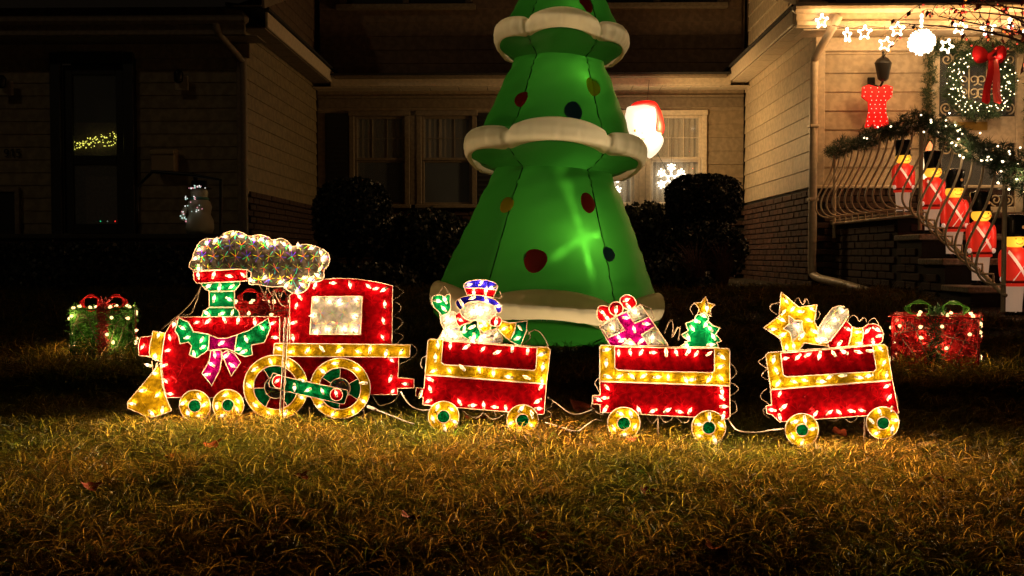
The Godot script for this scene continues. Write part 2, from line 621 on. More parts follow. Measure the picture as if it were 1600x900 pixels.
func big_wheel(c: Array, r: float, inner: float, hub: float, turn: float) -> void:
	var p := q(c)[0]
	var rr := ql(r)
	var ri := ql(inner)
	var rh := ql(hub)
	var o := panel("drive_wheel", M.gold, disc(p, rr, 40), 0.012)
	for k in 6:
		var poly := PackedVector2Array()
		for s in 7: poly.append(p + Vector2.from_angle(turn + TAU * (k + s / 6.0) / 6) * ri)
		for s in 7: poly.append(p + Vector2.from_angle(turn + TAU * (k + 1 - s / 6.0) / 6) * rh)
		var g := Geo.new()
		g.prism(poly, 0.0165, 0.0185)
		geo("spoke_panel", g, M.green if k % 2 else M.dark_red, o)
		var w := Geo.new()
		var a := Vector2.from_angle(turn + TAU * k / 6)
		var p1 := p + a * rh
		var p2 := p + a * ri
		w.tube(PackedVector3Array([Vector3(p1.x, p1.y, 0.0195), Vector3(p2.x, p2.y, 0.0195)]), 0.0016, 5)
		geo("spoke_wire", w, M.wire, o)
	var gh := Geo.new()
	gh.prism(disc(p, rh, 24), 0.0165, 0.0185)
	geo("hub", gh, M.smoke, o)
	for rad in [ri, rh]:
		var w := Geo.new()
		var line := PackedVector3Array()
		for a in disc(p, rad, 32): line.append(Vector3(a.x, a.y, 0.0195))
		w.tube(line, 0.0017, 5, true)
		geo("wire_frame", w, M.wire, o)
	for k in 9:
		var a := TAU * (k + 0.4) / 9 + R(-0.1, 0.1)
		bulb(o, p.x + cos(a) * (rr + ri) / 2, p.y + sin(a) * (rr + ri) / 2, 0.012)

func make_engine() -> void:
	car_d = 3.55
	var base := at(420, 655, car_d)
	car = thing("lighted_locomotive", "lit red film and wire locomotive with silver smoke plume, leading the train", "light display", base)
	view(5.0, 190, 490)
	panel("boiler_panel", M.red, q([440, 25, 380, 90, 345, 150, 322, 275, 315, 390, 330, 560, 352, 655, 1237, 655, 1237, 22]), 0.0, [420, 70, 585, 70, 685, 55, 812, 55, 915, 58, 1045, 55, 380, 180, 362, 287, 347, 400, 347, 520, 378, 625, 1190, 70, 1195, 185])
	panel("lamp_panel", M.gold, q([250, 135, 345, 150, 312, 375, 228, 335, 222, 300, 230, 235]), 0.004, [300, 155, 275, 345, 262, 335])
	panel("nose_panel", M.red, q([244, 170, 150, 185, 135, 250, 138, 325, 225, 335, 230, 250]), 0.002, [175, 250])
	panel("cowcatcher_panel", M.gold, q([310, 385, 180, 540, 55, 685, 55, 735, 205, 803, 262, 806, 400, 755, 352, 650, 326, 550]), 0.006, [265, 465, 185, 595, 298, 625, 103, 702, 330, 742, 240, 768, 225, 402])
	panel("holly_leaf", M.green, q([455, 30, 530, 65, 570, 140, 605, 145, 690, 160, 695, 215, 680, 285, 595, 345, 535, 320, 555, 250, 530, 220, 465, 235, 450, 170, 425, 130]), 0.007, [480, 105, 518, 185, 640, 195, 640, 262, 575, 305])
	panel("holly_leaf", M.green, q([1150, 35, 1170, 110, 1120, 225, 1020, 245, 1030, 320, 970, 335, 890, 300, 890, 240, 910, 160, 1000, 130, 1060, 90]), 0.007, [1103, 105, 980, 190, 915, 275, 970, 292])
	panel("ribbon_bow", M.magenta, q([695, 165, 760, 190, 830, 190, 908, 165, 890, 295, 830, 270, 770, 275, 688, 285]), 0.009, [787, 230])
	panel("ribbon_tail", M.magenta, q([706, 285, 785, 282, 790, 350, 775, 440, 712, 560, 635, 465, 690, 370]), 0.007, [738, 312, 717, 397, 685, 472])
	panel("ribbon_tail", M.magenta, q([790, 310, 830, 285, 890, 310, 938, 380, 865, 485, 825, 400]), 0.0075, [832, 320, 868, 397])
	small_wheel([585, 715], 124, 50)
	small_wheel([843, 710], 124, 48)
	view(5.296, 190, 350)
	panel("stack_flange", M.green, q([665, 485, 985, 475, 985, 500, 940, 555, 725, 555, 670, 510]), 0.004, [715, 520, 820, 518, 925, 512])
	panel("stack_pipe", M.green, q([730, 557, 940, 557, 940, 688, 730, 688]), 0.004, [773, 622, 890, 618])
	panel("stack_foot", M.green, q([730, 690, 940, 690, 975, 722, 985, 765, 665, 768, 682, 722]), 0.004, [720, 742, 832, 742, 925, 735])
	panel("stack_cap", M.red, q([600, 395, 1040, 368, 1045, 470, 630, 490, 605, 465]), 0.006, [645, 432, 770, 428, 893, 428, 1018, 425])
	view(2.647, 190, 340)
	panel("smoke_plume", M.smoke, q([300, 215, 300, 160, 320, 112, 350, 88, 405, 86, 432, 64, 465, 55, 500, 60, 533, 77, 575, 70, 610, 80, 632, 94, 660, 85, 690, 97, 712, 119, 760, 110, 812, 120, 850, 140, 865, 165, 858, 197, 840, 217, 840, 245, 823, 263, 785, 264, 775, 290, 750, 310, 715, 312, 690, 300, 674, 285, 620, 286, 570, 276, 530, 272, 525, 215]), 0.010,
		[325, 205, 318, 165, 335, 128, 358, 97, 392, 99, 430, 78, 472, 63, 500, 78, 545, 88, 580, 92, 610, 104, 640, 107, 672, 105, 703, 128, 735, 118, 795, 122, 828, 138, 845, 158, 838, 180, 829, 207, 822, 242, 790, 250, 765, 247, 755, 280, 730, 300, 690, 275, 668, 262, 595, 250, 545, 262], true)
	view(5.0, 400, 350)
	panel("cab_panel", M.red, q([265, 555, 320, 520, 400, 470, 530, 432, 640, 422, 790, 428, 940, 450, 1070, 480, 1065, 950, 265, 950]), 0.001, [598, 460, 738, 465, 885, 490, 935, 505, 1010, 507, 1010, 635, 1000, 762, 318, 643, 305, 768, 293, 880, 463, 485, 350, 575, 995, 890])
	panel("cab_window", M.silver, q([445, 567, 835, 563, 822, 862, 425, 860]), 0.007, [468, 600, 570, 598, 668, 610, 795, 595, 460, 712, 782, 725, 465, 838, 560, 828, 690, 828, 768, 832])
	view(5.517, 370, 520)
	panel("underframe_panel", M.red, q([372, 200, 1400, 208, 1392, 385, 1530, 395, 1528, 475, 1390, 478, 1385, 533, 372, 533]), 0.0, [1330, 228, 1330, 385, 1465, 440, 1340, 510])
	panel("running_board", M.gold, q([330, 88, 1500, 100, 1495, 208, 322, 200]), 0.009, [365, 130, 485, 158, 615, 155, 747, 140, 900, 142, 1060, 165, 1155, 150, 1295, 165, 1428, 155])
	big_wheel([345, 465], 280, 190, 95, 0.05)
	big_wheel([897, 475], 262, 180, 90, 0.5)
	panel("connecting_rod", M.green, q([330, 340, 430, 372, 965, 485, 970, 515, 940, 602, 905, 600, 415, 487, 300, 455, 295, 420]), 0.026, [515, 450, 640, 478, 757, 500])
	panel("crank_disc", M.red, disc(q([385, 412])[0], ql(58), 22), 0.031, [368, 408])
	panel("crank_disc", M.red, disc(q([875, 522])[0], ql(54), 22), 0.031, [877, 515])
	# double hinge wire where the two halves fold
	for x in [408, 432]:
		var g := Geo.new()
		var e := q([x + 30, -135, x - 14, 700])
		g.tube(PackedVector3Array([Vector3(e[0].x, e[0].y, 0.036), Vector3(e[1].x, e[1].y, 0.036)]), 0.0026, 6)
		geo("hinge_wire", g, M.wire, car)
	stakes([[150, 690], [620, 640], [1090, 500], [420, 690]])
	view(5.0, 400, 350)
	loops([1072, 480, 1068, 960], 4, Vector2(1, 0.1), 0.035)
	loops([20, 480, 280, 520], 4, Vector2(0.1, -1), 0.03)
	loops([30, 495, 240, 540], 2, Vector2(0.2, -1), 0.07)
	view(5.296, 190, 350)
	var e2 := q([310, 880, 400, 800, 500, 720, 600, 600, 645, 490, 630, 560, 560, 740, 480, 750])
	var pts := PackedVector3Array()
	for p in e2: pts.append(Vector3(p.x, p.y, -0.02))
	cord(pts, car, 0.0024)
	view(5.0, 190, 490)
	loops([225, 370, 330, 400], 2, Vector2(-0.3, -1), 0.03)
	view(5.517, 370, 520)
	loops([1160, 535, 1400, 530], 1, Vector2(0.0, -1), 0.05)
	loops([1500, 100, 1400, 270], 1, Vector2(1, 0), 0.03)

func wagon(px: float, py: float, d: float, label: String) -> void:
	car_d = d
	car = thing("lighted_train_car", label, "light display", at(px, py, d), "wagons of the light up train")

func make_wagons() -> void:
	wagon(757, 672, 3.36, "lit red and gold film wagon carrying a waving snowman in a top hat")
	view(3.214, 620, 420)
	panel("rim_panel", M.gold, q([157, 360, 168, 352, 232, 356, 700, 391, 757, 392, 772, 407, 752, 577, 142, 529]), 0.0, [205, 375, 195, 450, 190, 510, 262, 505, 333, 498, 415, 510, 485, 515, 568, 543, 655, 545, 728, 555, 735, 485, 733, 425])
	panel("upper_panel", M.red, q([232, 360, 705, 395, 698, 498, 688, 509, 236, 479, 225, 468]), 0.006, [270, 380, 355, 388, 430, 405, 500, 420, 580, 405, 657, 415])
	panel("lower_panel", M.red, q([142, 532, 752, 579, 740, 728, 725, 732, 130, 682, 133, 645, 95, 638, 98, 597, 137, 600]), 0.001, [172, 555, 170, 607, 165, 660, 122, 622, 318, 672, 375, 685, 437, 688, 497, 693, 547, 693, 722, 595, 713, 660, 707, 700])
	small_wheel([237, 738], 78, 32)
	small_wheel([632, 757], 79, 32)
	stakes([[300, 700], [560, 710]])
	loops([760, 650, 735, 760], 2, Vector2(1, -0.2), 0.025)
	loops([330, 715, 540, 735], 2, Vector2(0.1, -1), 0.02)
	loops([145, 440, 130, 500], 1, Vector2(-1, 0), 0.014)
	loops([655, 330, 760, 390], 1, Vector2(0.3, 1), 0.03)
	view(6.921, 660, 430)
	panel("hat_crown", M.blue, q([445, 110, 470, 78, 530, 56, 600, 48, 700, 52, 780, 78, 815, 115, 803, 160, 630, 140, 452, 140]), -0.004, [490, 105, 630, 88, 762, 130])
	panel("hat_band", M.red, q([452, 142, 630, 142, 803, 163, 765, 245, 640, 222, 485, 213]), -0.004, [555, 172, 685, 180])
	panel("hat_brim", M.blue, q([360, 300, 400, 252, 480, 225, 580, 215, 680, 228, 780, 263, 845, 320, 856, 380, 822, 410, 798, 388, 770, 335, 690, 295, 580, 280, 480, 300, 420, 370, 385, 350]), -0.001, [418, 292, 548, 245, 690, 262, 810, 335], true)
	panel("face_panel", M.silver, q([412, 372, 470, 305, 580, 282, 690, 296, 770, 335, 797, 400, 770, 460, 690, 498, 600, 502, 500, 488, 430, 440]), -0.004, [560, 370, 640, 390, 600, 340, 680, 370, 545, 400, 615, 420], true)
	panel("scarf", M.red, q([355, 430, 400, 393, 440, 440, 525, 500, 420, 545, 400, 560, 365, 510]), -0.006, [402, 478])
	panel("scarf", M.red, q([730, 495, 765, 450, 800, 438, 845, 462, 855, 500, 830, 545, 780, 552, 740, 535]), -0.002, [800, 490], true)
	panel("mitten", M.green, q([100, 275, 115, 228, 160, 212, 205, 215, 238, 232, 272, 205, 303, 220, 300, 280, 308, 350, 290, 395, 240, 430, 205, 432, 180, 398, 122, 340]), -0.003, [155, 275, 252, 275, 240, 370], true)
	panel("arm", M.white_film, q([183, 408, 210, 438, 310, 388, 358, 400, 353, 440, 366, 510, 300, 540, 226, 578, 200, 520]), -0.006, [290, 465, 255, 495])
	panel("body_panel", M.white_film, q([178, 688, 225, 592, 300, 542, 368, 512, 400, 562, 418, 640, 470, 690, 560, 715, 600, 650, 700, 612, 800, 572, 842, 632, 870, 690, 858, 728, 700, 764, 600, 745, 400, 708]), -0.007, [240, 640, 285, 612, 370, 645, 320, 670, 640, 690, 690, 660, 790, 670, 230, 665])
	panel("mitten", M.green, q([402, 590, 430, 540, 520, 515, 552, 490, 592, 497, 600, 560, 628, 615, 610, 680, 555, 715, 490, 690, 430, 650]), 0.004, [455, 580, 440, 610, 545, 555, 560, 650, 535, 690], true)
	panel("scarf_tail", M.gold, q([602, 490, 700, 500, 742, 548, 738, 588, 660, 620, 632, 590, 605, 550]), -0.005, [680, 530, 650, 545])
	panel("scarf_tail", M.gold, q([862, 490, 935, 515, 1012, 513, 1000, 600, 942, 708, 862, 640, 800, 562, 845, 530]), -0.005, [895, 570])
	panel("scarf_end", M.green, q([1014, 513, 1135, 490, 1125, 610, 1060, 772, 944, 710, 1000, 605]), -0.005, [1052, 560, 1020, 685])
	loops([300, 200, 165, 215], 1, Vector2(-0.1, 1), 0.02)
	loops([760, 240, 830, 170], 1, Vector2(1, -0.5), 0.015)
	loops([1090, 740, 1140, 590], 1, Vector2(1, -0.2), 0.02)

	wagon(1040, 680, 3.28, "lit red and gold film wagon carrying a tilted gift box and a small green fir")
	view(3.461, 900, 440)
	panel("rim_panel", M.gold, q([128, 352, 138, 343, 207, 346, 745, 357, 822, 362, 830, 374, 832, 562, 127, 537]), 0.0, [158, 368, 163, 433, 165, 510, 238, 508, 295, 505, 368, 505, 433, 515, 497, 520, 590, 525, 630, 528, 720, 520, 778, 515, 785, 455, 780, 400])
	panel("upper_panel", M.red, q([207, 350, 745, 361, 745, 480, 735, 490, 225, 478, 208, 463]), 0.006, [228, 380, 290, 375, 352, 377, 410, 382, 485, 385, 540, 385, 600, 382, 650, 385, 712, 390])
	panel("lower_panel", M.red, q([127, 540, 831, 564, 832, 728, 820, 742, 130, 706, 130, 665, 88, 660, 88, 615, 130, 612]), 0.001, [163, 567, 160, 627, 160, 683, 112, 632, 340, 697, 420, 695, 487, 697, 552, 700, 612, 700, 785, 583, 790, 628, 790, 673, 795, 717])
	small_wheel([256, 762], 88, 35)
	small_wheel([713, 785], 92, 35)
	stakes([[330, 730], [640, 735], [445, 730]])
	loops([832, 440, 832, 730], 3, Vector2(1, 0), 0.024)
	loops([128, 520, 125, 600], 1, Vector2(-1, 0), 0.014)
	loops([90, 660, 150, 720], 1, Vector2(-1, -0.6), 0.014)
	loops([370, 725, 620, 735], 3, Vector2(0.1, -1), 0.022)
	panel("gift_panel", M.magenta, q([126, 240, 350, 121, 500, 346, 185, 347]), -0.004, [265, 195, 375, 228, 315, 262, 232, 305, 348, 325, 255, 315])
	panel("gift_patch", M.silver, q([130, 242, 216, 192, 262, 262, 175, 303]), 0.001, [190, 240])
	panel("gift_patch", M.silver, q([276, 165, 350, 124, 396, 188, 316, 226]), 0.001, [325, 165])
	panel("gift_patch", M.silver, q([354, 286, 430, 240, 496, 344, 392, 346]), 0.001, [412, 310])
	panel("gift_patch", M.white_film, q([245, 345, 290, 306, 325, 345]), 0.001, [285, 328])
	panel("bow_loop", M.red, q([113, 175, 122, 135, 160, 130, 185, 150, 207, 185, 155, 215, 122, 205]), -0.002, [135, 160, 162, 190], true)
	panel("bow_loop", M.red, q([238, 95, 270, 70, 310, 84, 326, 125, 282, 150, 248, 130]), -0.002, [267, 100, 280, 130], true)
	panel("bow_knot", M.red, disc(q([215, 145])[0], ql(38), 22), 0.003, [215, 147])
	panel("fir_panel", M.green, q([690, 165, 720, 190, 715, 212, 742, 238, 780, 250, 755, 285, 790, 322, 762, 330, 772, 356, 560, 352, 608, 320, 568, 288, 605, 266, 592, 225, 640, 207, 650, 177]), -0.004, [683, 180, 655, 215, 705, 225, 625, 248, 728, 257, 603, 295, 745, 302, 595, 338, 722, 342])
	panel("fir_star", M.gold, q([700, 80, 714, 114, 751, 122, 724, 150, 730, 186, 694, 166, 655, 180, 664, 146, 640, 115, 676, 111]), -0.001, [705, 132])
	loops([480, 280, 560, 320], 2, Vector2(0.3, 1), 0.045)
	loops([640, 180, 650, 110], 1, Vector2(-1, 0), 0.012)
	loops([350, 120, 420, 200], 1, Vector2(1, 0.6), 0.012)

	wagon(1298, 688, 3.27, "lit red and gold film wagon carrying a big star and a stuffed sack")
	view(3.3325, 1160, 440)
	panel("rim_panel", M.gold, q([120, 382, 132, 369, 195, 364, 672, 330, 735, 326, 752, 340, 780, 511, 145, 561]), 0.0, [160, 400, 212, 400, 175, 465, 185, 525, 260, 517, 325, 513, 400, 518, 455, 492, 522, 487, 598, 497, 660, 487, 748, 480, 730, 425, 718, 350])
	panel("upper_panel", M.red, q([195, 371, 672, 333, 692, 453, 681, 466, 225, 494, 209, 484]), 0.006, [287, 388, 330, 382, 397, 377, 470, 375, 527, 367, 592, 363, 652, 358])
	panel("lower_panel", M.red, q([145, 563, 780, 514, 812, 678, 806, 686, 190, 730, 152, 692, 125, 686, 120, 647, 150, 640]), 0.001, [190, 587, 205, 655, 155, 667, 190, 700, 378, 683, 445, 683, 500, 680, 567, 673, 622, 670, 752, 540, 757, 605, 770, 662])
	small_wheel([303, 768], 86, 32)
	small_wheel([722, 732], 84, 32)
	stakes([[380, 710], [640, 690]])
	loops([120, 390, 140, 520], 2, Vector2(-1, 0), 0.018)
	loops([130, 560, 150, 720], 2, Vector2(-1, 0.1), 0.02)
	loops([785, 560, 815, 650], 1, Vector2(1, 0), 0.014)
	loops([420, 705, 620, 700], 2, Vector2(0, -1), 0.02)
	view(7.2, 1180, 445)
	panel("star_panel", M.gold, q([290, 76, 490, 250, 696, 222, 668, 420, 830, 695, 550, 652, 490, 740, 312, 748, 285, 610, 95, 480, 268, 350]), -0.004, [335, 170, 420, 265, 310, 315, 515, 300, 645, 275, 285, 385, 180, 500, 610, 400, 290, 570, 510, 590, 650, 515, 350, 720, 430, 700])
	panel("star_heart", M.silver, q([375, 346, 440, 400, 520, 402, 528, 500, 560, 552, 490, 560, 415, 642, 392, 540, 316, 490, 375, 440]), 0.001, [470, 460])
	panel("candy_panel", M.silver, q([700, 490, 780, 360, 860, 258, 925, 232, 992, 238, 1040, 285, 1042, 345, 960, 470, 840, 625, 795, 655, 690, 640]), 0.004, [980, 280, 900, 390, 790, 490, 835, 495, 700, 630, 760, 610])
	panel("sack_panel", M.red, q([1025, 396, 1088, 470, 1080, 560, 1045, 692, 832, 712, 815, 656]), -0.004, [1030, 490, 950, 650])
	panel("sack_tie", M.gold, q([1090, 470, 1140, 490, 1208, 481, 1215, 560, 1195, 690, 1047, 692, 1082, 560]), -0.003, [1155, 530, 1150, 655])
	panel("sack_top", M.red, q([1210, 481, 1270, 442, 1340, 433, 1410, 468, 1445, 550, 1430, 640, 1392, 670, 1197, 688, 1217, 560]), -0.004, [1265, 505, 1350, 490, 1385, 575, 1320, 630])
	loops([455, 215, 630, 215], 2, Vector2(0, 1), 0.018)
	loops([265, 340, 275, 190], 1, Vector2(-1, 0.1), 0.035)
	loops([1060, 400, 1400, 450], 3, Vector2(0.2, 1), 0.016)
	loops([700, 400, 720, 300], 1, Vector2(1, 0), 0.012)

# ---------------------------------------------------------------- ground
func gh(x: float, z: float) -> float:
	var d := -z
	var h := -0.056 + 0.066 * maxf(0.0, d - 3.15)
	h = minf(h, 0.26 - 0.03 * exp(-(d - 3.0)))
	var fall := clampf(2.9 - d, 0.0, 1.9)
	h -= 0.15 * fall * fall  # bank steepened so the near grass tilts away from the bulbs and darkens
	return h + 0.012 * sin(x * 2.1 + z * 1.3) + 0.008 * sin(x * 5.3 - z * 3.7 + 1.0) + 0.004 * sin(x * 11.0 + z * 9.0)

func make_ground() -> void:
	var xs := []
	var zs_ := []
	for k in 97: xs.append(signf(k - 48.0) * (absf(k - 48.0) * 0.09 + pow(absf(k - 48.0) / 48.0, 5) * 36.0))
	for k in 120: zs_.append(1.5 - 0.1 * k)
	zs_.push_front(4.0); zs_.push_front(8.0); zs_.push_front(24.0)
	zs_.append(-14.0); zs_.append(-20.0); zs_.append(-40.0)
	var rows := []
	for z in zs_:
		var row := PackedVector3Array()
		for x in xs: row.append(Vector3(x, gh(x, z), z))
		rows.append(row)
	var g := Geo.new()
	g.grid(rows)
	var o := geo("ground", g, M.soil, self)
	o.set_meta("kind", "structure"); o.set_meta("label", "lawn soil in front of the house"); o.set_meta("category", "ground")

func tuft(n: int, spread: float, h0: float, h1: float, lean: float, w: float, seed_: int) -> ArrayMesh:
	var g := Geo.new()
	g.use_c = true
	rng.seed = seed_
	for k in n:
		var a := R(0, TAU)
		var p := Vector3(cos(a), 0, sin(a)) * spread * sqrt(R(0, 1))
		var dir := Vector3.RIGHT.rotated(Vector3.UP, R(0, TAU))
		var h := R(h0, h1)
		var l := R(0.25, 1.0) * lean
		var side := dir.cross(Vector3.UP).rotated(dir, R(-0.9, 0.9)) * w * R(0.7, 1.2)
		var kind := R(0, 1)
		var c := Color(0.48, 0.27, 0.045) if kind < 0.42 else Color(0.10, 0.13, 0.02) if kind < 0.78 else Color(0.17, 0.075, 0.022)
		g.col = c * R(0.4, 1.4)
		var twist := R(-0.6, 0.6)
		var q0 := p
		var d2 := dir.rotated(Vector3.UP, twist)
		var q1 := p + Vector3.UP * h * 0.45 + dir * h * 0.22 * l
		var q2 := p + Vector3.UP * h * (0.8 - 0.25 * l) + dir * h * 0.55 * l
		var q3 := p + Vector3.UP * h * (1.0 - 0.42 * l) + (dir * 0.5 + d2 * 0.65) * h * l
		var i := g.v.size()
		var blade := []
		for st in 5:
			var t := st / 4.0
			blade.append([q0.bezier_interpolate(q1, q2, q3, t), lerpf(1.0, 0.1, t * t)])
		for r in blade:
			var nn: Vector3 = (Vector3.UP * 0.6 + side.cross(q3 - q0).normalized() * (1 if side.cross(q3 - q0).y > 0 else -1)).normalized()
			g.vert(r[0] - side * r[1] * 0.5, nn); g.vert(r[0] + side * r[1] * 0.5, nn)
		for s in 4:
			var b := i + s * 2
			for x in [b, b + 1, b + 3, b, b + 3, b + 2]: g.idx.append(x)
	g.col = Color.WHITE
	return g.mesh()

func make_grass() -> void:
	var kinds := [tuft(26, 0.032, 0.014, 0.045, 1.35, 0.0018, 11), tuft(12, 0.036, 0.028, 0.075, 1.0, 0.0022, 12), tuft(26, 0.036, 0.020, 0.060, 2.0, 0.0017, 13)]
	var places := [[], [], []]
	var tints := [[], [], []]
	var nz := FastNoiseLite.new()
	nz.seed = 4; nz.frequency = 1.1
	var nz2 := FastNoiseLite.new()
	nz2.seed = 9; nz2.frequency = 3.0
	rng.seed = 99
	for k in 62000:
		var d := 1.35 + 3.0 * R(0, 1) if k < 50000 else 4.1 + 5.5 * pow(R(0, 1), 1.3)
		var x := R(-1, 1) * (d * 0.56 + 0.25)
		var z := -d
		if d > 8.5 and absf(x) > 2.6: continue
		if d > 6.3 and x > 2.95: continue
		var p := Vector3(x, gh(x, z) - 0.004, z)
		var pick := int(R(0, 2.999))
		var s := R(0.75, 1.3) * (1.0 + 0.3 * nz2.get_noise_2d(x, z)) * (1.0 if d < 4.1 else 1.5)
		var b := Basis(Vector3.UP, R(0, TAU)).rotated(Vector3.RIGHT, R(-0.25, 0.25)).scaled(Vector3(s * 1.1, s, s * 1.1))
		places[pick].append(Transform3D(b, p))
		var g := nz.get_noise_2d(x, z) * 0.8 + R(-0.25, 0.25)
		if x < -0.3 and d > 2.9: g += 0.25
		var bare := nz2.get_noise_2d(x * 0.55 + 30.0, z * 0.8)
		if bare < -0.22 and R(0, 1) < 0.6: 
			places[pick].pop_back()
			continue
		var t := Color(1.0, 0.90, 0.66).lerp(Color(0.55, 1.0, 0.6), clampf(0.35 + g, 0, 1)) * R(0.65, 1.2)
		tints[pick].append(Color(t.r, t.g, t.b, 1.0))
	var holder := Node3D.new()
	holder.name = "lawn_grass"
	add_child(holder)
	tag(holder, "matted yellow and green lawn grass covering the front yard", "grass")
	holder.set_meta("kind", "stuff")
	for k in 3: scatter("blades", kinds[k], M.grass, holder, places[k], tints[k])

func make_leaves() -> void:
	var specs := [[332, 668, 3.1, "orange dry leaf lying before the locomotive's small wheels", 0.030, 0.55], [265, 690, 2.9, "curled orange leaf on the grass left of the locomotive", 0.026, 1.8], [742, 668, 3.45, "brown leaf lying under the snowman wagon", 0.05, 2.6], [985, 686, 3.17, "small red leaf by the left wheel of the gift wagon", 0.02, 0.3],
		[1312, 668, 3.34, "large red brown leaf under the star wagon, left", 0.045, 1.1], [1352, 672, 3.36, "red brown leaf under the star wagon, right", 0.04, 2.0], [845, 806, 2.32, "pale curled leaf alone in the dark foreground grass", 0.022, 0.9], [1118, 815, 2.28, "orange dry leaf in the foreground grass, right of centre", 0.034, 2.2], [1255, 888, 2.0, "pale bent leaf at the bottom edge, right", 0.02, 2.9], [905, 632, 3.6, "big brown leaf lying between the snowman and gift wagons", 0.06, 0.2], [470, 742, 2.62, "brown leaf on the grass below the locomotive drive wheels", 0.026, 1.3], [1010, 742, 2.62, "brown leaf on the grass below the gift wagon", 0.024, 0.4], [640, 800, 2.36, "curled brown leaf in the dark foreground, left of centre", 0.03, 2.4], [140, 735, 2.6, "brown leaf in the grass at the lower left", 0.028, 0.8], [1480, 720, 2.75, "brown leaf in the grass at the lower right", 0.026, 1.9]]
	for s in specs:
		var p := at(s[0], s[1], s[2])
		p.y = gh(p.x, p.z) + 0.035
		var l: float = s[4]
		var poly := PackedVector2Array()
		for k in 22:
			var a := TAU * k / 22
			var r := l * (0.62 + 0.38 * absf(cos(a * 2.5)) + R(-0.06, 0.06))
			poly.append(Vector2(cos(a) * r, sin(a) * r * 0.75))
		var rows := []
		for k in 4:
			var f := 1.0 - k / 3.0
			var ring := PackedVector3Array()
			for w in poly: ring.append(Vector3(w.x * f, l * 0.5 * (w.x * w.x * f * f / (l * l)) + R(-1, 1) * l * 0.06, w.y * f))
			rows.append(ring)
		var g := Geo.new()
		g.grid(rows, true)
		var m: StandardMaterial3D = mat(0.20, 0.045, 0.008, 0.8) if "orange" in s[3] or "pale" in s[3] else mat(0.16, 0.03, 0.012, 0.6)
		m.metallic_specular = 0.05
		var o := thing("fallen_leaf", s[3], "leaf", p, "fallen leaves on the lawn")
		o.rotation = Vector3(R(0.2, 0.7), s[5], R(-0.4, 0.4))
		geo("leaf_blade", g, m, o)
		var st := Geo.new()
		st.tube(PackedVector3Array([Vector3(l * 0.9, 0.01, 0), Vector3(l * 1.3, 0.012, 0.004)]), 0.001, 5)
		geo("leaf_stalk", st, m, o)

# ---------------------------------------------------------------- house
var house: Node3D
var siding_cache := {}
const D1 := -10.5
const D2 := -14.0
const XL := -3.0
const XR := 2.91

func hpos(v: Vector3) -> Vector3: return v - house.position

var variants := {}
func variant(m: StandardMaterial3D) -> StandardMaterial3D:
	# boards painted and weathered a little differently
	if not variants.has(m):
		variants[m] = [m]
		for t in [[0.955, 0.95, 0.94], [0.98, 0.97, 0.96], [1.0, 0.99, 0.97]]:
			var c: StandardMaterial3D = m.duplicate()
			c.albedo_color = Color(t[0], t[1], t[2])
			c.uv1_offset = Vector3(t[0] * 7.0, t[1] * 3.0, t[2] * 5.0)
			variants[m].append(c)
	return variants[m][int(R(0, 3.99))]

func board_mesh(len_: float, h: float) -> ArrayMesh:
	var key := Vector2i(roundi(len_ * 1000), roundi(h * 1000))
	if not siding_cache.has(key):
		var g := Geo.new()
		# section in (z out, y up), lapped: thick and rounded at the foot
		var sec := [Vector2(0.0, 0.0), Vector2(0.013, 0.0), Vector2(0.0165, 0.003), Vector2(0.0165, 0.008), Vector2(0.0035, h + 0.014), Vector2(0.0, h + 0.014)]
		for k in sec.size():
			var a: Vector2 = sec[k]
			var b: Vector2 = sec[(k + 1) % sec.size()]
			g.quad(Vector3(0, a.y, a.x), Vector3(len_, a.y, a.x), Vector3(len_, b.y, b.x), Vector3(0, b.y, b.x))
		for x in [0.0, len_]:
			for k in range(1, sec.size() - 1): g.tri(Vector3(x, sec[0].y, sec[0].x), Vector3(x, sec[k].y, sec[k].x), Vector3(x, sec[k + 1].y, sec[k + 1].x))
		siding_cache[key] = g.mesh()
	return siding_cache[key]

# lapped boards over the rectangle that starts at p and runs len_ along u, facing out; holes: [u0, u1, y0, y1]
func siding(wall: Node3D, p: Vector3, u: Vector3, len_: float, height: float, step: float, m: Material, holes := [], trim_start = null) -> void:
	var outw := u.cross(Vector3.UP)
	var n := int(ceil(height / step))
	for k in n:
		var y := k * step
		var h := minf(step, height - y)
		var spans := [[0.0, len_]]
		if trim_start != null: spans = [[(trim_start as Callable).call(p.y + y + h * 0.5), len_]]
		for ho in holes:
			if y + h * 0.5 < ho[2] or y + h * 0.5 > ho[3]: continue
			var next := []
			for s in spans:
				if ho[0] > s[0]: next.append([s[0], minf(s[1], ho[0])])
				if ho[1] < s[1]: next.append([maxf(s[0], ho[1]), s[1]])
			spans = next
		var cutted := []
		for s in spans:
			# butt joints, staggered
			if s[1] - s[0] > 1.7:
				var j := lerpf(s[0], s[1], R(0.2, 0.8))
				cutted.append([s[0], j - 0.0015]); cutted.append([j + 0.0015, s[1]])
			else: cutted.append(s)
		for s in cutted:
			if s[1] - s[0] < 0.03: continue
			part("siding_board", board_mesh(s[1] - s[0], h), variant(m), wall, p + u * s[0] + Vector3(0, y, 0) - wall.get_meta("o", Vector3.ZERO), Basis(u, Vector3.UP, outw).rotated(u, R(-0.003, 0.003)))

func wall_node(called: String, g: Geo, m: Material) -> MeshInstance3D:
	var o := geo(called, g, m, house, Vector3.ZERO)
	o.set_meta("o", house.position)
	return o

func hbox(called: String, c: Vector3, size: Vector3, m: Material, parent: Node3D = null, ch := 0.006, b := Basis.IDENTITY) -> MeshInstance3D:
	var g := Geo.new()
	g.cbox(Vector3.ZERO, size, ch, b)
	return geo(called, g, m, parent if parent else house, hpos(c) if parent == null else c)

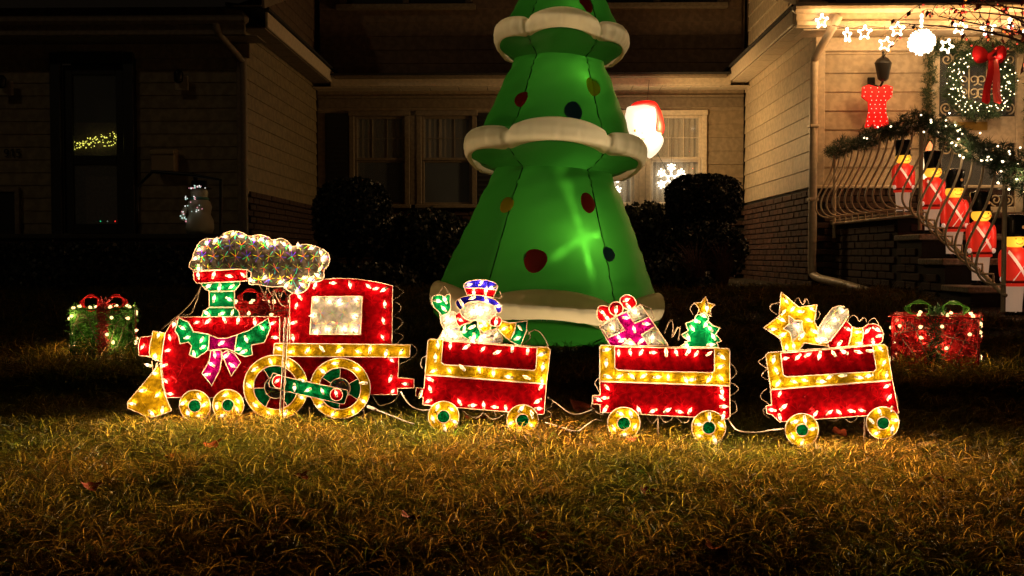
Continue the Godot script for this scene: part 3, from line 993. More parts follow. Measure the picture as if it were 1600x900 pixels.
func window_at(c: Vector3, w: float, h: float, curtain_low: bool, m: Material) -> void:
	var g := Geo.new()
	var tw := 0.07
	for s in [-1, 1]: g.cbox(Vector3(s * (w / 2 + tw / 2), 0, 0.015), Vector3(tw, h + 0.002, 0.06), 0.006)
	g.cbox(Vector3(0, h / 2 + tw / 2 + 0.001, 0.017), Vector3(w + tw * 2 + 0.02, tw, 0.066), 0.006)
	g.cbox(Vector3(0, -h / 2 - 0.03, 0.03), Vector3(w + tw * 2 + 0.04, 0.056, 0.10), 0.008)
	var o := geo("window", g, m, house, hpos(c))
	for s in 2:
		# sashes: the upper one stands further out
		var cy := h / 4 * (1 if s == 0 else -1)
		var z := -0.012 if s == 0 else -0.04
		var f := Geo.new()
		var sw := 0.038
		var hh := h / 2 + (0.02 if s == 1 else 0.0)
		for k in [-1, 1]:
			f.cbox(Vector3(k * (w / 2 - sw / 2), cy, z), Vector3(sw, hh, 0.028), 0.004)
			f.cbox(Vector3(0, cy + k * (hh / 2 - sw / 2), z), Vector3(w - sw * 2 - 0.002, sw, 0.027), 0.004)
		geo("sash", f, m, o)
		var gp := Geo.new()
		gp.box(Vector3(0, cy, z - 0.004), Vector3(w - sw * 2, hh - sw * 2, 0.003))
		geo("pane", gp, M.pane, o)
		if s == 0:
			for k in [-1, 1]:
				var bar := Geo.new()
				bar.cbox(Vector3(k * (w - sw * 2) / 6, cy, z + 0.004), Vector3(0.012, hh - sw * 2, 0.012), 0.002)
				geo("glazing_bar", bar, m, o)
			var hb := Geo.new()
			hb.cbox(Vector3(0, cy, z + 0.005), Vector3(w - sw * 2, 0.012, 0.012), 0.002)
			geo("glazing_bar", hb, m, o)
	var rows := []
	var y0 := -h / 2 if curtain_low else 0.0
	for j in 2:
		var row := PackedVector3Array()
		for k in 60:
			var t := k / 59.0
			row.append(Vector3((t - 0.5) * w, y0 if j == 0 else h / 2, -0.12 + 0.014 * sin(t * 60.0) + 0.008 * sin(t * 23.0)))
		rows.append(row)
	var cg := Geo.new()
	cg.grid(rows)
	geo("curtain", cg, M.curtain if curtain_low else M.curtain_shade, o)
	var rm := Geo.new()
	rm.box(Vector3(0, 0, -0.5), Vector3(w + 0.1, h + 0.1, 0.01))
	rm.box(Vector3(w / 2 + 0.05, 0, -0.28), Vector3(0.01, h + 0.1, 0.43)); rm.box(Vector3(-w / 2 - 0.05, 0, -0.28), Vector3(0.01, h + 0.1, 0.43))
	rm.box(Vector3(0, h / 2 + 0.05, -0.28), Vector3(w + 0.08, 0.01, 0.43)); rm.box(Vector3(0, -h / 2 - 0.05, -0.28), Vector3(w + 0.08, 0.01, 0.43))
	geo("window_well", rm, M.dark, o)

var brick_meshes := []
func brick_wall(wall: Node3D, p: Vector3, u: Vector3, len_: float, height: float, singly: bool) -> void:
	var outw := u.cross(Vector3.UP)
	if brick_meshes.is_empty():
		for k in 3:
			var g := Geo.new()
			g.cbox(Vector3(0.1, 0.0285, 0.0), Vector3(0.2 - 0.006 * k, 0.057, 0.03 + 0.003 * k), 0.004)
			brick_meshes.append(g.mesh())
	var courses := int(height / 0.068)
	var many := []
	var tint := []
	for j in courses:
		var x := -0.105 if j % 2 else 0.0
		while x + 0.2 <= len_ + 0.11:
			var b := Basis(u, Vector3.UP, outw)
			var at_ := p + u * (x + R(-0.002, 0.002)) + Vector3(0, j * 0.068 + 0.006, 0) + outw * R(-0.003, 0.003)
			if x > -0.01 and x + 0.2 < len_ + 0.005:
				if singly: part("brick", brick_meshes[int(R(0, 2.99))], M.bricks[int(R(0, 3.99))], wall, at_ - wall.get_meta("o", Vector3.ZERO), b)
				else: many.append(Transform3D(b, at_ - wall.get_meta("o", Vector3.ZERO)))
			x += 0.211
	if not singly and many.size(): scatter("brickwork", brick_meshes[0], M.bricks[0], wall, many)

func make_house() -> void:
	house = Node3D.new()
	house.name = "house"
	add_child(house)
	house.position = Vector3(0, 0.2, -12)
	tag(house, "clapboard house with two wings round a recessed court and brick foundation", "house")
	var y := func(rel: float) -> float: return rel + EYE
	var foot: float = y.call(0.70)
	# ---- foundation
	var g := Geo.new()
	g.box(hpos(Vector3(XR + 2.0, (foot + 0.0) / 2 - 0.05, D1 - 2.5)), Vector3(3.96, foot + 0.1, 4.96))
	var f1 := wall_node("foundation", g, M.mortar)
	brick_wall(f1, Vector3(XR, 0.17, D2 + 0.02), Vector3(0, 0, 1), 3.48, foot - 0.17, true)
	brick_wall(f1, Vector3(XR, 0.17, D1), Vector3(1, 0, 0), 3.8, foot - 0.17, false)
	g = Geo.new()
	var lf: float = y.call(0.20)
	g.box(hpos(Vector3(XL - 2.6, lf / 2 - 0.05, D1 - 2.5)), Vector3(5.16, lf + 0.1, 4.96))
	var f2 := wall_node("foundation", g, M.mortar)
	brick_wall(f2, Vector3(XL - 4.6, 0.17, D1), Vector3(1, 0, 0), 4.6, lf - 0.17, false)
	brick_wall(f2, Vector3(XL, 0.17, D1), Vector3(0, 0, -1), 3.4, foot - 0.17, false)
	g = Geo.new()
	g.box(hpos(Vector3(0, foot / 2 - 0.06, D2 - 0.2)), Vector3(6.0, foot + 0.1, 0.36))
	var f3 := wall_node("foundation", g, M.mortar)
	brick_wall(f3, Vector3(XL, 0.17, D2), Vector3(1, 0, 0), 5.9, foot - 0.17, false)
	# ---- walls: a thin sheathing that carries the boards
	g = Geo.new()
	g.box(hpos(Vector3(XR + 0.14, foot + 0.95, (D1 + D2) / 2)), Vector3(0.2, 1.88, 3.46))
	var w_side := wall_node("wall", g, M.siding)
	siding(w_side, Vector3(XR + 0.02, foot + 0.02, D2 + 0.02), Vector3(0, 0, 1), 3.44, 1.80, 0.19, M.siding)
	g = Geo.new()
	g.box(hpos(Vector3(XR + 0.62, foot + 0.95, D1 - 0.14)), Vector3(1.10, 1.88, 0.2))
	g.box(hpos(Vector3(XR + 3.2, foot + 0.95, D1 - 0.14)), Vector3(1.96, 1.88, 0.2))
	g.box(hpos(Vector3(XR + 1.7, foot + 1.74, D1 - 0.14)), Vector3(1.06, 0.3, 0.2))
	var w_front := wall_node("wall", g, M.siding)
	siding(w_front, Vector3(XR + 0.09, foot + 0.02, D1 - 0.02), Vector3(1, 0, 0), 3.9, 1.80, 0.193, M.siding, [[1.16, 2.16, 0, 1.52]])
	g = Geo.new()
	g.box(hpos(Vector3(XL - 0.14, lf + 1.2, (D1 + D2) / 2)), Vector3(0.2, 2.4, 3.46))
	var w_left_side := wall_node("wall", g, M.siding_left_shade)
	siding(w_left_side, Vector3(XL - 0.02, foot - 0.05, D1 - 0.02), Vector3(0, 0, -1), 3.44, 1.86, 0.15, M.siding_left_shade)
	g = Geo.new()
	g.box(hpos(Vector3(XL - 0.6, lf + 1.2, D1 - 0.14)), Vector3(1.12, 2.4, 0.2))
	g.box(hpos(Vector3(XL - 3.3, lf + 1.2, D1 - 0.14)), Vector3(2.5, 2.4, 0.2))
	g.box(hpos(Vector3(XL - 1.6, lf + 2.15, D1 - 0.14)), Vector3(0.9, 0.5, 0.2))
	var w_left := wall_node("wall", g, M.siding_left_shade)
	siding(w_left, Vector3(XL - 4.6, lf, D1 - 0.02), Vector3(1, 0, 0), 4.53, 2.05, 0.134, M.siding_left_shade, [[2.56, 3.44, 0, 1.9]])
	# middle wall round its windows
	g = Geo.new()
	g.box(hpos(Vector3(0, foot + 1.7, D2 - 0.62)), Vector3(5.9, 6.0, 0.1))
	var w_mid := wall_node("wall", g, M.siding_court_shade)
	var wy: float = y.call(1.32)
	var wx := [-2.134, -1.20, 1.04, 1.973]
	var holes := []
	for x in wx: holes.append([x - XL - 0.42, x - XL + 0.42, wy - foot - 0.70, wy - foot + 0.70])
	siding(w_mid, Vector3(XL, foot, D2), Vector3(1, 0, 0), 5.9, 1.62, 0.185, M.siding_court_shade, holes)
	for k in 4: window_at(Vector3(wx[k], wy, D2 + 0.012), 0.70, 1.22, k > 1, M.trim if k > 1 else M.trim_shade)
	for x in [-1.667, 1.507]: hbox("mullion_board", Vector3(x, wy, D2 + 0.02), Vector3(0.09, 1.24, 0.05), M.trim if x > 0 else M.trim_shade)
	for x in [-2.72, -0.62, 0.46]:
		var sh := Geo.new()
		sh.cbox(Vector3.ZERO, Vector3(0.34, 1.3, 0.03), 0.006)
		var s := geo("shutter", sh, M.dark, house, hpos(Vector3(x, wy, D2 + 0.035)))
		for k in 18:
			var sl := Geo.new()
			sl.box(Vector3(0, -0.58 + k * 0.068, 0.02), Vector3(0.27, 0.05, 0.012), Basis(Vector3.RIGHT, 0.5))
			geo("slat", sl, M.dark, s)
	# upper storey over the court
	g = Geo.new()
	g.box(hpos(Vector3(0, y.call(4.2), D2 - 0.3)), Vector3(5.9, 3.4, 0.2))
	var w_up := wall_node("wall", g, M.siding_upper)
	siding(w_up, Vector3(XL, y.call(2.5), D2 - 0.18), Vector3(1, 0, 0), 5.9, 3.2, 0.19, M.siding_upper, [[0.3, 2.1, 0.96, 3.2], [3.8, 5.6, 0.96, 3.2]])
	for x in [-1.78, 1.72]:
		hbox("window_sill", Vector3(x, y.call(3.47), D2 - 0.13), Vector3(1.95, 0.07, 0.12), M.trim_shade)
		var up := Geo.new()
		for s in [-1, 0, 1]: up.cbox(Vector3(s * 0.88, 0.6, 0), Vector3(0.09, 1.16, 0.05), 0.005)
		var uw := geo("window", up, M.trim_shade, house, hpos(Vector3(x, y.call(3.5), D2 - 0.15)))
		for s in [-1, 1]:
			var gp := Geo.new()
			gp.box(Vector3(s * 0.44, 0.6, -0.01), Vector3(0.78, 1.14, 0.004))
			geo("pane", gp, M.black, uw)
	# eave of the court: frieze, soffit boards, fascia
	hbox("frieze_board", Vector3((XL + XR) / 2, y.call(2.11), D2 + 0.022), Vector3(5.88, 0.13, 0.03), M.trim_shade)
	hbox("frieze_board", Vector3((XL + XR) / 2, y.call(2.19), D2 + 0.04), Vector3(5.88, 0.035, 0.06), M.trim_shade)
	for k in 15:
		hbox("soffit_board", Vector3(XL + 0.2 + 0.395 * k, y.call(2.285), D2 + 0.16), Vector3(0.385, 0.012, 0.33), M.trim, null, 0.002)
	hbox("fascia", Vector3((XL + XR) / 2, y.call(2.365), D2 + 0.345), Vector3(5.4, 0.15, 0.03), M.trim)
	hbox("gutter", Vector3((XL + XR) / 2, y.call(2.41), D2 + 0.40), Vector3(5.3, 0.06, 0.07), M.trim_shade, null, 0.02)
	var roof_low := hbox("roof", Vector3((XL + XR) / 2, y.call(2.49), D2 + 0.12), Vector3(5.5, 0.03, 0.66), M.shingle, null, 0.004, Basis(Vector3.RIGHT, 0.16))
	# ---- eaves of the wings along the court
	for s in [[XL, 1.0], [XR, -1.0]]:
		var x: float = s[0]
		var o: float = s[1]
		hbox("fascia", Vector3(x + o * 0.25, y.call(2.43), -12.2), Vector3(0.03, 0.16, 3.62), M.trim)
		for k in 10: hbox("soffit_board", Vector3(x + o * 0.12, y.call(2.345), -10.57 - 0.365 * k), Vector3(0.226, 0.012, 0.355), M.trim if o < 0 else M.trim_shade, null, 0.002)
		hbox("roof", Vector3(x + o * 0.06, y.call(2.56), -12.2), Vector3(0.46, 0.03, 3.7), M.shingle, null, 0.004, Basis(Vector3.FORWARD, o * 0.12))
		# gable over it
		var gg := Geo.new()
		var gy: float = y.call(2.5)
		var ridge := 1.9
		var xg := x - o * 0.05
		gg.quad(hpos(Vector3(xg - o * 0.03, gy, -10.5)), hpos(Vector3(xg - o * 0.03, gy, -16)), hpos(Vector3(xg - o * 0.03, gy + ridge, -16)), hpos(Vector3(xg - o * 0.03, gy + 0.02, -10.5)))
		var gable := wall_node("gable", gg, M.siding_upper)
		var rise := 0.345
		var cut := func(yy: float) -> float: return maxf(0.0, (yy - gy - 0.02) / rise)
		if o > 0: siding(gable, Vector3(xg, gy, -10.45), Vector3(0, 0, -1), 3.5, 1.1, 0.15, M.siding_upper, [], cut)
		else:
			for k in 6:
				var len_: float = 3.5 - cut.call(gy + 0.19 * k + 0.1)
				part("siding_board", board_mesh(len_, 0.19), M.siding, gable, hpos(Vector3(xg, gy + 0.19 * k, -13.95)), Basis(Vector3(0, 0, 1), Vector3.UP, Vector3(-1, 0, 0)))
		var slope := Basis(Vector3.RIGHT, atan(rise))
		var mid := Vector3(x + o * 0.10, gy + 0.10 + rise * 2.0, -10.25 - 2.0)
		hbox("rake_board", mid + Vector3(o * 0.16, 0, 0), Vector3(0.03, 0.17, 4.3), M.trim if o < 0 else M.trim_shade, null, 0.005, slope)
		hbox("rake_soffit", mid + Vector3(0, -0.06, 0), Vector3(0.29, 0.014, 4.3), M.trim if o < 0 else M.trim_shade, null, 0.003, slope)
		# main roof of the wing
		hbox("roof", Vector3(x - o * 2.45, gy + 0.16 + rise * 2.4, -10.1 - 2.4), Vector3(5.2, 0.06, 5.6), M.shingle, null, 0.01, slope)
	# ---- front eaves
	hbox("fascia", Vector3(XR + 2.0, y.call(2.36), D1 + 0.36), Vector3(4.6, 0.20, 0.03), M.trim)
	hbox("cornice", Vector3(XR + 2.0, y.call(2.30), D1 + 0.39), Vector3(4.6, 0.05, 0.03), M.trim)
	hbox("gutter", Vector3(XR + 2.0, y.call(2.44), D1 + 0.42), Vector3(4.7, 0.09, 0.09), M.trim, null, 0.03)
	for k in 10: hbox("soffit_board", Vector3(XR + 0.0 + 0.44 * k, y.call(2.25), D1 + 0.17), Vector3(0.43, 0.012, 0.345), M.trim, null, 0.002)
	hbox("frieze_board", Vector3(XR + 2.02, y.call(2.17), D1 + 0.012), Vector3(3.9, 0.14, 0.04), M.trim)
	hbox("corner_board", Vector3(XR + 0.045, foot + 0.92, D1 + 0.012), Vector3(0.10, 1.84, 0.03), M.trim)
	hbox("water_table", Vector3(XR + 2.0, foot + 0.008, D1 + 0.018), Vector3(4.0, 0.03, 0.035), M.trim)
	hbox("fascia", Vector3(XL - 2.2, y.call(2.30), D1 + 0.36), Vector3(4.6, 0.16, 0.03), M.trim_shade)
	hbox("gutter", Vector3(XL - 2.2, y.call(2.36), D1 + 0.42), Vector3(4.7, 0.09, 0.09), M.trim_shade, null, 0.03)
	for k in 10: hbox("soffit_board", Vector3(XL + 0.0 - 0.44 * k, y.call(2.215), D1 + 0.17), Vector3(0.43, 0.012, 0.345), M.trim_shade, null, 0.002)
	hbox("frieze_board", Vector3(XL - 2.2, y.call(2.13), D1 + 0.012), Vector3(4.5, 0.15, 0.04), M.trim_shade)
	hbox("corner_board", Vector3(XL - 0.045, lf + 1.0, D1 + 0.012), Vector3(0.10, 2.0, 0.03), M.trim_shade)
	# ---- downspouts
	g = Geo.new()
	var yg: float = gh(2.9, -10.3) + 0.12
	g.tube(smooth3(PackedVector3Array([hpos(Vector3(XR + 0.12, y.call(2.38), D1 + 0.40)), hpos(Vector3(XR + 0.06, y.call(2.25), D1 + 0.36)), hpos(Vector3(XR - 0.03, y.call(2.02), D1 + 0.12)), hpos(Vector3(XR - 0.035, y.call(1.85), D1 + 0.08)), hpos(Vector3(XR - 0.035, 0.9, D1 + 0.08)), hpos(Vector3(XR - 0.035, yg + 0.1, D1 + 0.08)), hpos(Vector3(XR - 0.02, yg - 0.01, D1 + 0.18)), hpos(Vector3(XR - 0.01, yg - 0.06, D1 + 1.0)), hpos(Vector3(XR - 0.0, yg - 0.16, D1 + 2.55))]), 5), 0.042, 10)
	geo("downspout", g, M.trim, house)
	for yy in [1.15, 1.9]:
		hbox("pipe_strap", Vector3(XR - 0.035, yy, D1 + 0.075), Vector3(0.10, 0.03, 0.10), M.trim)
	g = Geo.new()
	g.tube(smooth3(PackedVector3Array([hpos(Vector3(XL - 0.18, y.call(2.33), D1 + 0.42)), hpos(Vector3(XL - 0.16, y.call(2.22), D1 + 0.36)), hpos(Vector3(XL - 0.02, y.call(2.02), D1 + 0.12)), hpos(Vector3(XL + 0.0, y.call(1.9), D1 + 0.09)), hpos(Vector3(XL + 0.0, 1.0, D1 + 0.09)), hpos(Vector3(XL + 0.0, 0.25, D1 + 0.09))]), 5), 0.036, 10)
	geo("downspout", g, M.trim_shade, house)
	# ---- front door on the right
	var dc := Vector3(4.56, y.call(1.27), D1 + 0.0)
	g = Geo.new()
	g.box(Vector3(0, 0, -0.10), Vector3(0.90, 1.85, 0.02))
	var door := geo("front_door", g, M.dark, house, hpos(dc))
	var fr := Geo.new()
	for s in [-1, 1]: fr.cbox(Vector3(s * 0.435, 0, 0.02), Vector3(0.085, 1.86, 0.05), 0.006)
	fr.cbox(Vector3(0, 0.875, 0.021), Vector3(0.78, 0.10, 0.05), 0.006)
	fr.cbox(Vector3(0, 0.02, 0.02), Vector3(0.784, 0.27, 0.045), 0.006)
	fr.cbox(Vector3(0, -0.85, 0.02), Vector3(0.784, 0.16, 0.045), 0.006)
	geo("door_frame", fr, M.trim, door)
	for s in [[0.49, 0.67], [-0.44, 0.66]]:
		var gp := Geo.new()
		gp.box(Vector3(0, s[0], 0.004), Vector3(0.784, s[1], 0.004))
		geo("pane", gp, M.pane, door)
	hbox("mail_slot", Vector3(-0.06, 0.055, 0.05), Vector3(0.31, 0.085, 0.02), M.brass, door)
	hbox("mail_flap", Vector3(-0.06, 0.052, 0.063), Vector3(0.25, 0.045, 0.008), M.brass, door, 0.003)
	for sy in [[0.74, 1.0, -1], [0.24, 1.0, 1], [-0.18, 0.8, -1], [-0.70, 1.0, 1]]:
		for sx in [-1, 1]:
			for kk in 2:
				var sp := Geo.new()
				var pts := PackedVector3Array()
				var cx: float = sx * (0.20 + 0.12 * kk)
				for k in 26:
					var t := k / 25.0
					var r := 0.062 * (1.0 - 0.78 * t)
					var a: float = (PI / 2 * -sy[2]) + t * 9.0 * (1 if kk else -1) * sx
					pts.append(Vector3(cx + cos(a) * r, sy[0] + sin(a) * r, 0.032))
				pts.push_back(pts[pts.size() - 1])
				sp.tube(pts, 0.0075, 6)
				geo("scroll", sp, M.scroll, door)
	for sx in [-0.09, 0.09]:
		var sp := Geo.new()
		sp.tube(PackedVector3Array([Vector3(sx, 0.82, 0.03), Vector3(sx, 0.16, 0.03)]), 0.008, 6)
		for k in 4:
			var pts := PackedVector3Array()
			for j in 20:
				var t := j / 19.0
				var a := -PI / 2 + t * 7.0
				var r := 0.055 * (1.0 - 0.7 * t)
				pts.append(Vector3(sx + (0.05 + cos(a) * r) * (1 if k % 2 else -1), 0.40 + 0.13 * (k / 2) + sin(a) * r, 0.031))
			sp.tube(pts, 0.0065, 6)
		geo("scroll", sp, M.scroll, door)
	# ---- side door on the left wing
	g = Geo.new()
	for s in [-1, 1]: g.cbox(Vector3(s * 0.385, 0, 0.03), Vector3(0.11, 1.90, 0.07), 0.006)
	g.cbox(Vector3(0, 0.90, 0.032), Vector3(0.66, 0.11, 0.07), 0.006)
	var sd := geo("side_door", g, M.black, house, hpos(Vector3(-4.60, y.call(1.16), D1 + 0.01)))
	var leafg := Geo.new()
	for s in [-1, 1]: leafg.cbox(Vector3(s * 0.28, -0.05, -0.02), Vector3(0.10, 1.76, 0.04), 0.004)
	for yy in [0.78, -0.16, -0.88]: leafg.cbox(Vector3(0, yy, -0.02), Vector3(0.458, 0.10, 0.038), 0.004)
	geo("storm_leaf", leafg, M.black, sd)
	for s in [[0.31, 0.84], [-0.52, 0.62]]:
		var gp := Geo.new()
		gp.box(Vector3(0, s[0], -0.022), Vector3(0.46, s[1], 0.004))
		geo("pane", gp, M.pane, sd)
	var inner := Geo.new()
	inner.box(Vector3(0, -0.35, -0.16), Vector3(0.64, 1.2, 0.03))
	geo("door_panel", inner, textured(0.05, 0.03, 0.018, 0.6, 3.0, 0.3, 61), sd)
	var back := Geo.new()
	back.box(Vector3(0, 0, -0.30), Vector3(0.74, 1.9, 0.03))
	geo("hall_wall", back, M.dark, sd)
	# low dark casement at the far left
	g = Geo.new()
	for s in [-1, 1]: g.cbox(Vector3(s * 0.30, 0, 0), Vector3(0.05, 0.56, 0.05), 0.005)
	g.cbox(Vector3(0, 0.29, 0.001), Vector3(0.65, 0.05, 0.05), 0.005)
	var cw := geo("window", g, M.trim_shade, house, hpos(Vector3(-5.72, y.call(0.40), D1 + 0.02)))
	var gp2 := Geo.new()
	gp2.box(Vector3(0, 0, -0.005), Vector3(0.55, 0.55, 0.01))
	geo("pane", gp2, M.black, cw)
	# house number
	var tm := TextMesh.new()
	tm.text = "915"
	var fnt := SystemFont.new()
	fnt.font_names = PackedStringArray(["Droid Sans"])
	tm.font = fnt
	tm.font_size = 64
	tm.pixel_size = 0.0018
	tm.depth = 0.012
	part("house_number", tm, M.black, house, hpos(Vector3(-5.47, y.call(1.075), D1 + 0.012)))
	# back and sides closed so no light leaks through
	hbox("back_wall", Vector3(0, 2.2, -17.6), Vector3(16, 4.4, 0.2), M.dark)

# ---------------------------------------------------------------- steps, rails, porch things
func make_steps() -> void:
	var o := thing("front_steps", "dark brick porch landing with four steps down toward the lawn", "steps", Vector3(4.0, 0.15, -8.8))
	var base := o.position
	var top := 0.365 + EYE
	var heights := [top - 0.195 * 1, top - 0.195 * 2, top - 0.195 * 3, top - 0.195 * 4]
	var fronts := [-8.08, -7.62, -7.17, -6.45]
	var g := Geo.new()
	g.box(Vector3(4.2, (top - 0.05) / 2, -9.55) - base, Vector3(2.2, top - 0.05, 1.84))
	var core := geo("landing", g, M.mortar, o)
	core.set_meta("o", base)
	brick_wall(core, Vector3(3.1, 0.16, -10.45), Vector3(0, 0, 1), 1.8, top - 0.22, false)
	brick_wall(core, Vector3(3.1, 0.16, -8.63), Vector3(1, 0, 0), 2.2, top - 0.22, false)
	var cap := Geo.new()
	cap.cbox(Vector3(4.2, top - 0.024, -9.53) - base, Vector3(2.26, 0.048, 1.92), 0.008)
	geo("landing_slab", cap, M.concrete, o)
	var prev := -8.62
	for k in 4:
		var h: float = heights[k]
		var f: float = fronts[k]
		var s := Geo.new()
		s.box(Vector3(4.2, (h - 0.05) / 2, (prev + f) / 2 - 0.01) - base, Vector3(2.2, maxf(h - 0.05, 0.02), prev - f if prev > f else f - prev))
		var st := geo("step", s, M.mortar, o)
		st.set_meta("o", base)
		if h > 0.25: brick_wall(st, Vector3(3.1, 0.16, prev + 0.01), Vector3(0, 0, 1), absf(f - prev) - 0.01, h - 0.22, false)
		var t := Geo.new()
		t.cbox(Vector3(4.2, h - 0.024, (prev + f) / 2) - base, Vector3(2.26, 0.048, absf(f - prev) + 0.03), 0.007)
		geo("tread", t, M.concrete, st)
		prev = f
	var l := thing("side_stoop", "dark brick stoop below the left side door", "steps", Vector3(-4.4, 0.15, -9.9))
	var lb := l.position
	var lt := 0.20 + EYE
	g = Geo.new()
	g.box(Vector3(-4.35, (lt - 0.05) / 2, -9.85) - lb, Vector3(2.9, lt - 0.05, 1.26))
	var c2 := geo("stoop_body", g, M.mortar, l)
	c2.set_meta("o", lb)
	brick_wall(c2, Vector3(-5.8, 0.16, -9.22), Vector3(1, 0, 0), 2.9, lt - 0.22, false)
	cap = Geo.new()
	cap.cbox(Vector3(-4.35, lt - 0.024, -9.84) - lb, Vector3(2.96, 0.046, 1.30), 0.007)
	geo("stoop_slab", cap, mat(0.03, 0.027, 0.022, 0.9), l)

func rail_top(t: float) -> Vector3:
	# along the railing in metres from the wall: level over the landing, then down the steps
	if t < 2.3: return Vector3(3.05, 1.615, -10.3 + t)
	return Vector3(3.05, 1.615 - (t - 2.3) * 0.36, -8.0 + (t - 2.3))
func rail_low(t: float) -> Vector3:
	if t < 2.3: return Vector3(3.05, 0.895, -10.3 + t)
	return Vector3(3.05, 0.895 - (t - 2.3) * 0.40, -8.0 + (t - 2.3))

func make_railing() -> void:
	var o := thing("iron_railing", "bellied iron porch railing running down beside the front steps", "railing", Vector3(3.05, 0.2, -8.6))
	var b := o.position
	var g := Geo.new()
	g.tube(PackedVector3Array([rail_top(-0.12) - b, rail_top(2.25) - b, rail_top(2.35) - b, rail_top(3.95) - b]), 0.017, 8)
	geo("top_rail", g, M.iron, o)
	g = Geo.new()
	g.tube(PackedVector3Array([rail_low(0.0) - b, rail_low(2.25) - b, rail_low(2.35) - b, rail_low(3.75) - b]), 0.015, 8)
	geo("bottom_rail", g, M.iron, o)
	for t in [0.04, 2.3, 3.72]:
		g = Geo.new()
		var p := rail_low(t)
		g.tube(PackedVector3Array([Vector3(p.x, 0.75 if t < 2.0 else (p.y - 0.12), p.z) - b, rail_top(t) - b]), 0.016, 8)
		geo("post", g, M.iron, o)
	var ts := []
	for k in 12: ts.append(0.02 + k * 0.192)
	for k in 9: ts.append(2.42 + k * 0.165)
	for t in ts:
		var lo := rail_low(t)
		var hi := rail_top(t)
		var h := hi.y - lo.y
		var pts := PackedVector3Array()
		for s in [[0.0, 0.0], [0.0, 0.085], [-0.095, 0.09], [-0.15, 0.13], [-0.185, 0.22], [-0.175, 0.34], [-0.12, 0.50], [-0.06, 0.66], [-0.015, 0.84], [0.0, 1.0]]:
			pts.append(Vector3(lo.x + s[0], lo.y + s[1] * h, lo.z + (0.05 if s[1] > 0.4 else 0.03) * sin(s[1] * PI) * 0.0) - b)
		g = Geo.new()
		var head := PackedVector3Array([pts[0], pts[1], pts[2]])
		var curve := smooth3(pts.slice(2), 4)
		head.append_array(curve.slice(1))
		g.tube(head, 0.0085, 6)
		geo("baluster", g, M.iron, o)
	# handrail of the left stoop
	var hr := thing("stoop_handrail", "thin black bent handrail on the left stoop", "handrail", at(345, 365, 9.5))
	g = Geo.new()
	var line := PackedVector3Array()
	for p in [[214, 330], [214, 292], [238, 268], [300, 273], [345, 281], [345, 368]]: line.append(at(p[0], p[1], 9.45) - hr.position)
	g.tube(line, 0.017, 8)
	geo("handrail_tube", g, M.black_iron, hr)

func sprig() -> ArrayMesh:
	var g := Geo.new()
	g.use_c = true
	rng.seed = 31
	for k in 15:
		var a := R(0, TAU)
		var t := R(-0.02, 0.03)
		var dir := Vector3(cos(a), R(0.2, 1.1), sin(a)).normalized()
		var p := Vector3(0, t, 0)
		var e := p + dir * R(0.035, 0.06)
		var s := dir.cross(Vector3(R(-1, 1), R(-1, 1), R(-1, 1))).normalized() * 0.0022
		g.col = Color(0.8, 1, 0.7) * R(0.6, 1.5)
		g.tri(p - s, p + s, e)
	g.tube(PackedVector3Array([Vector3(0, -0.03, 0), Vector3(0, 0.03, 0)]), 0.002, 4)
	return g.mesh()

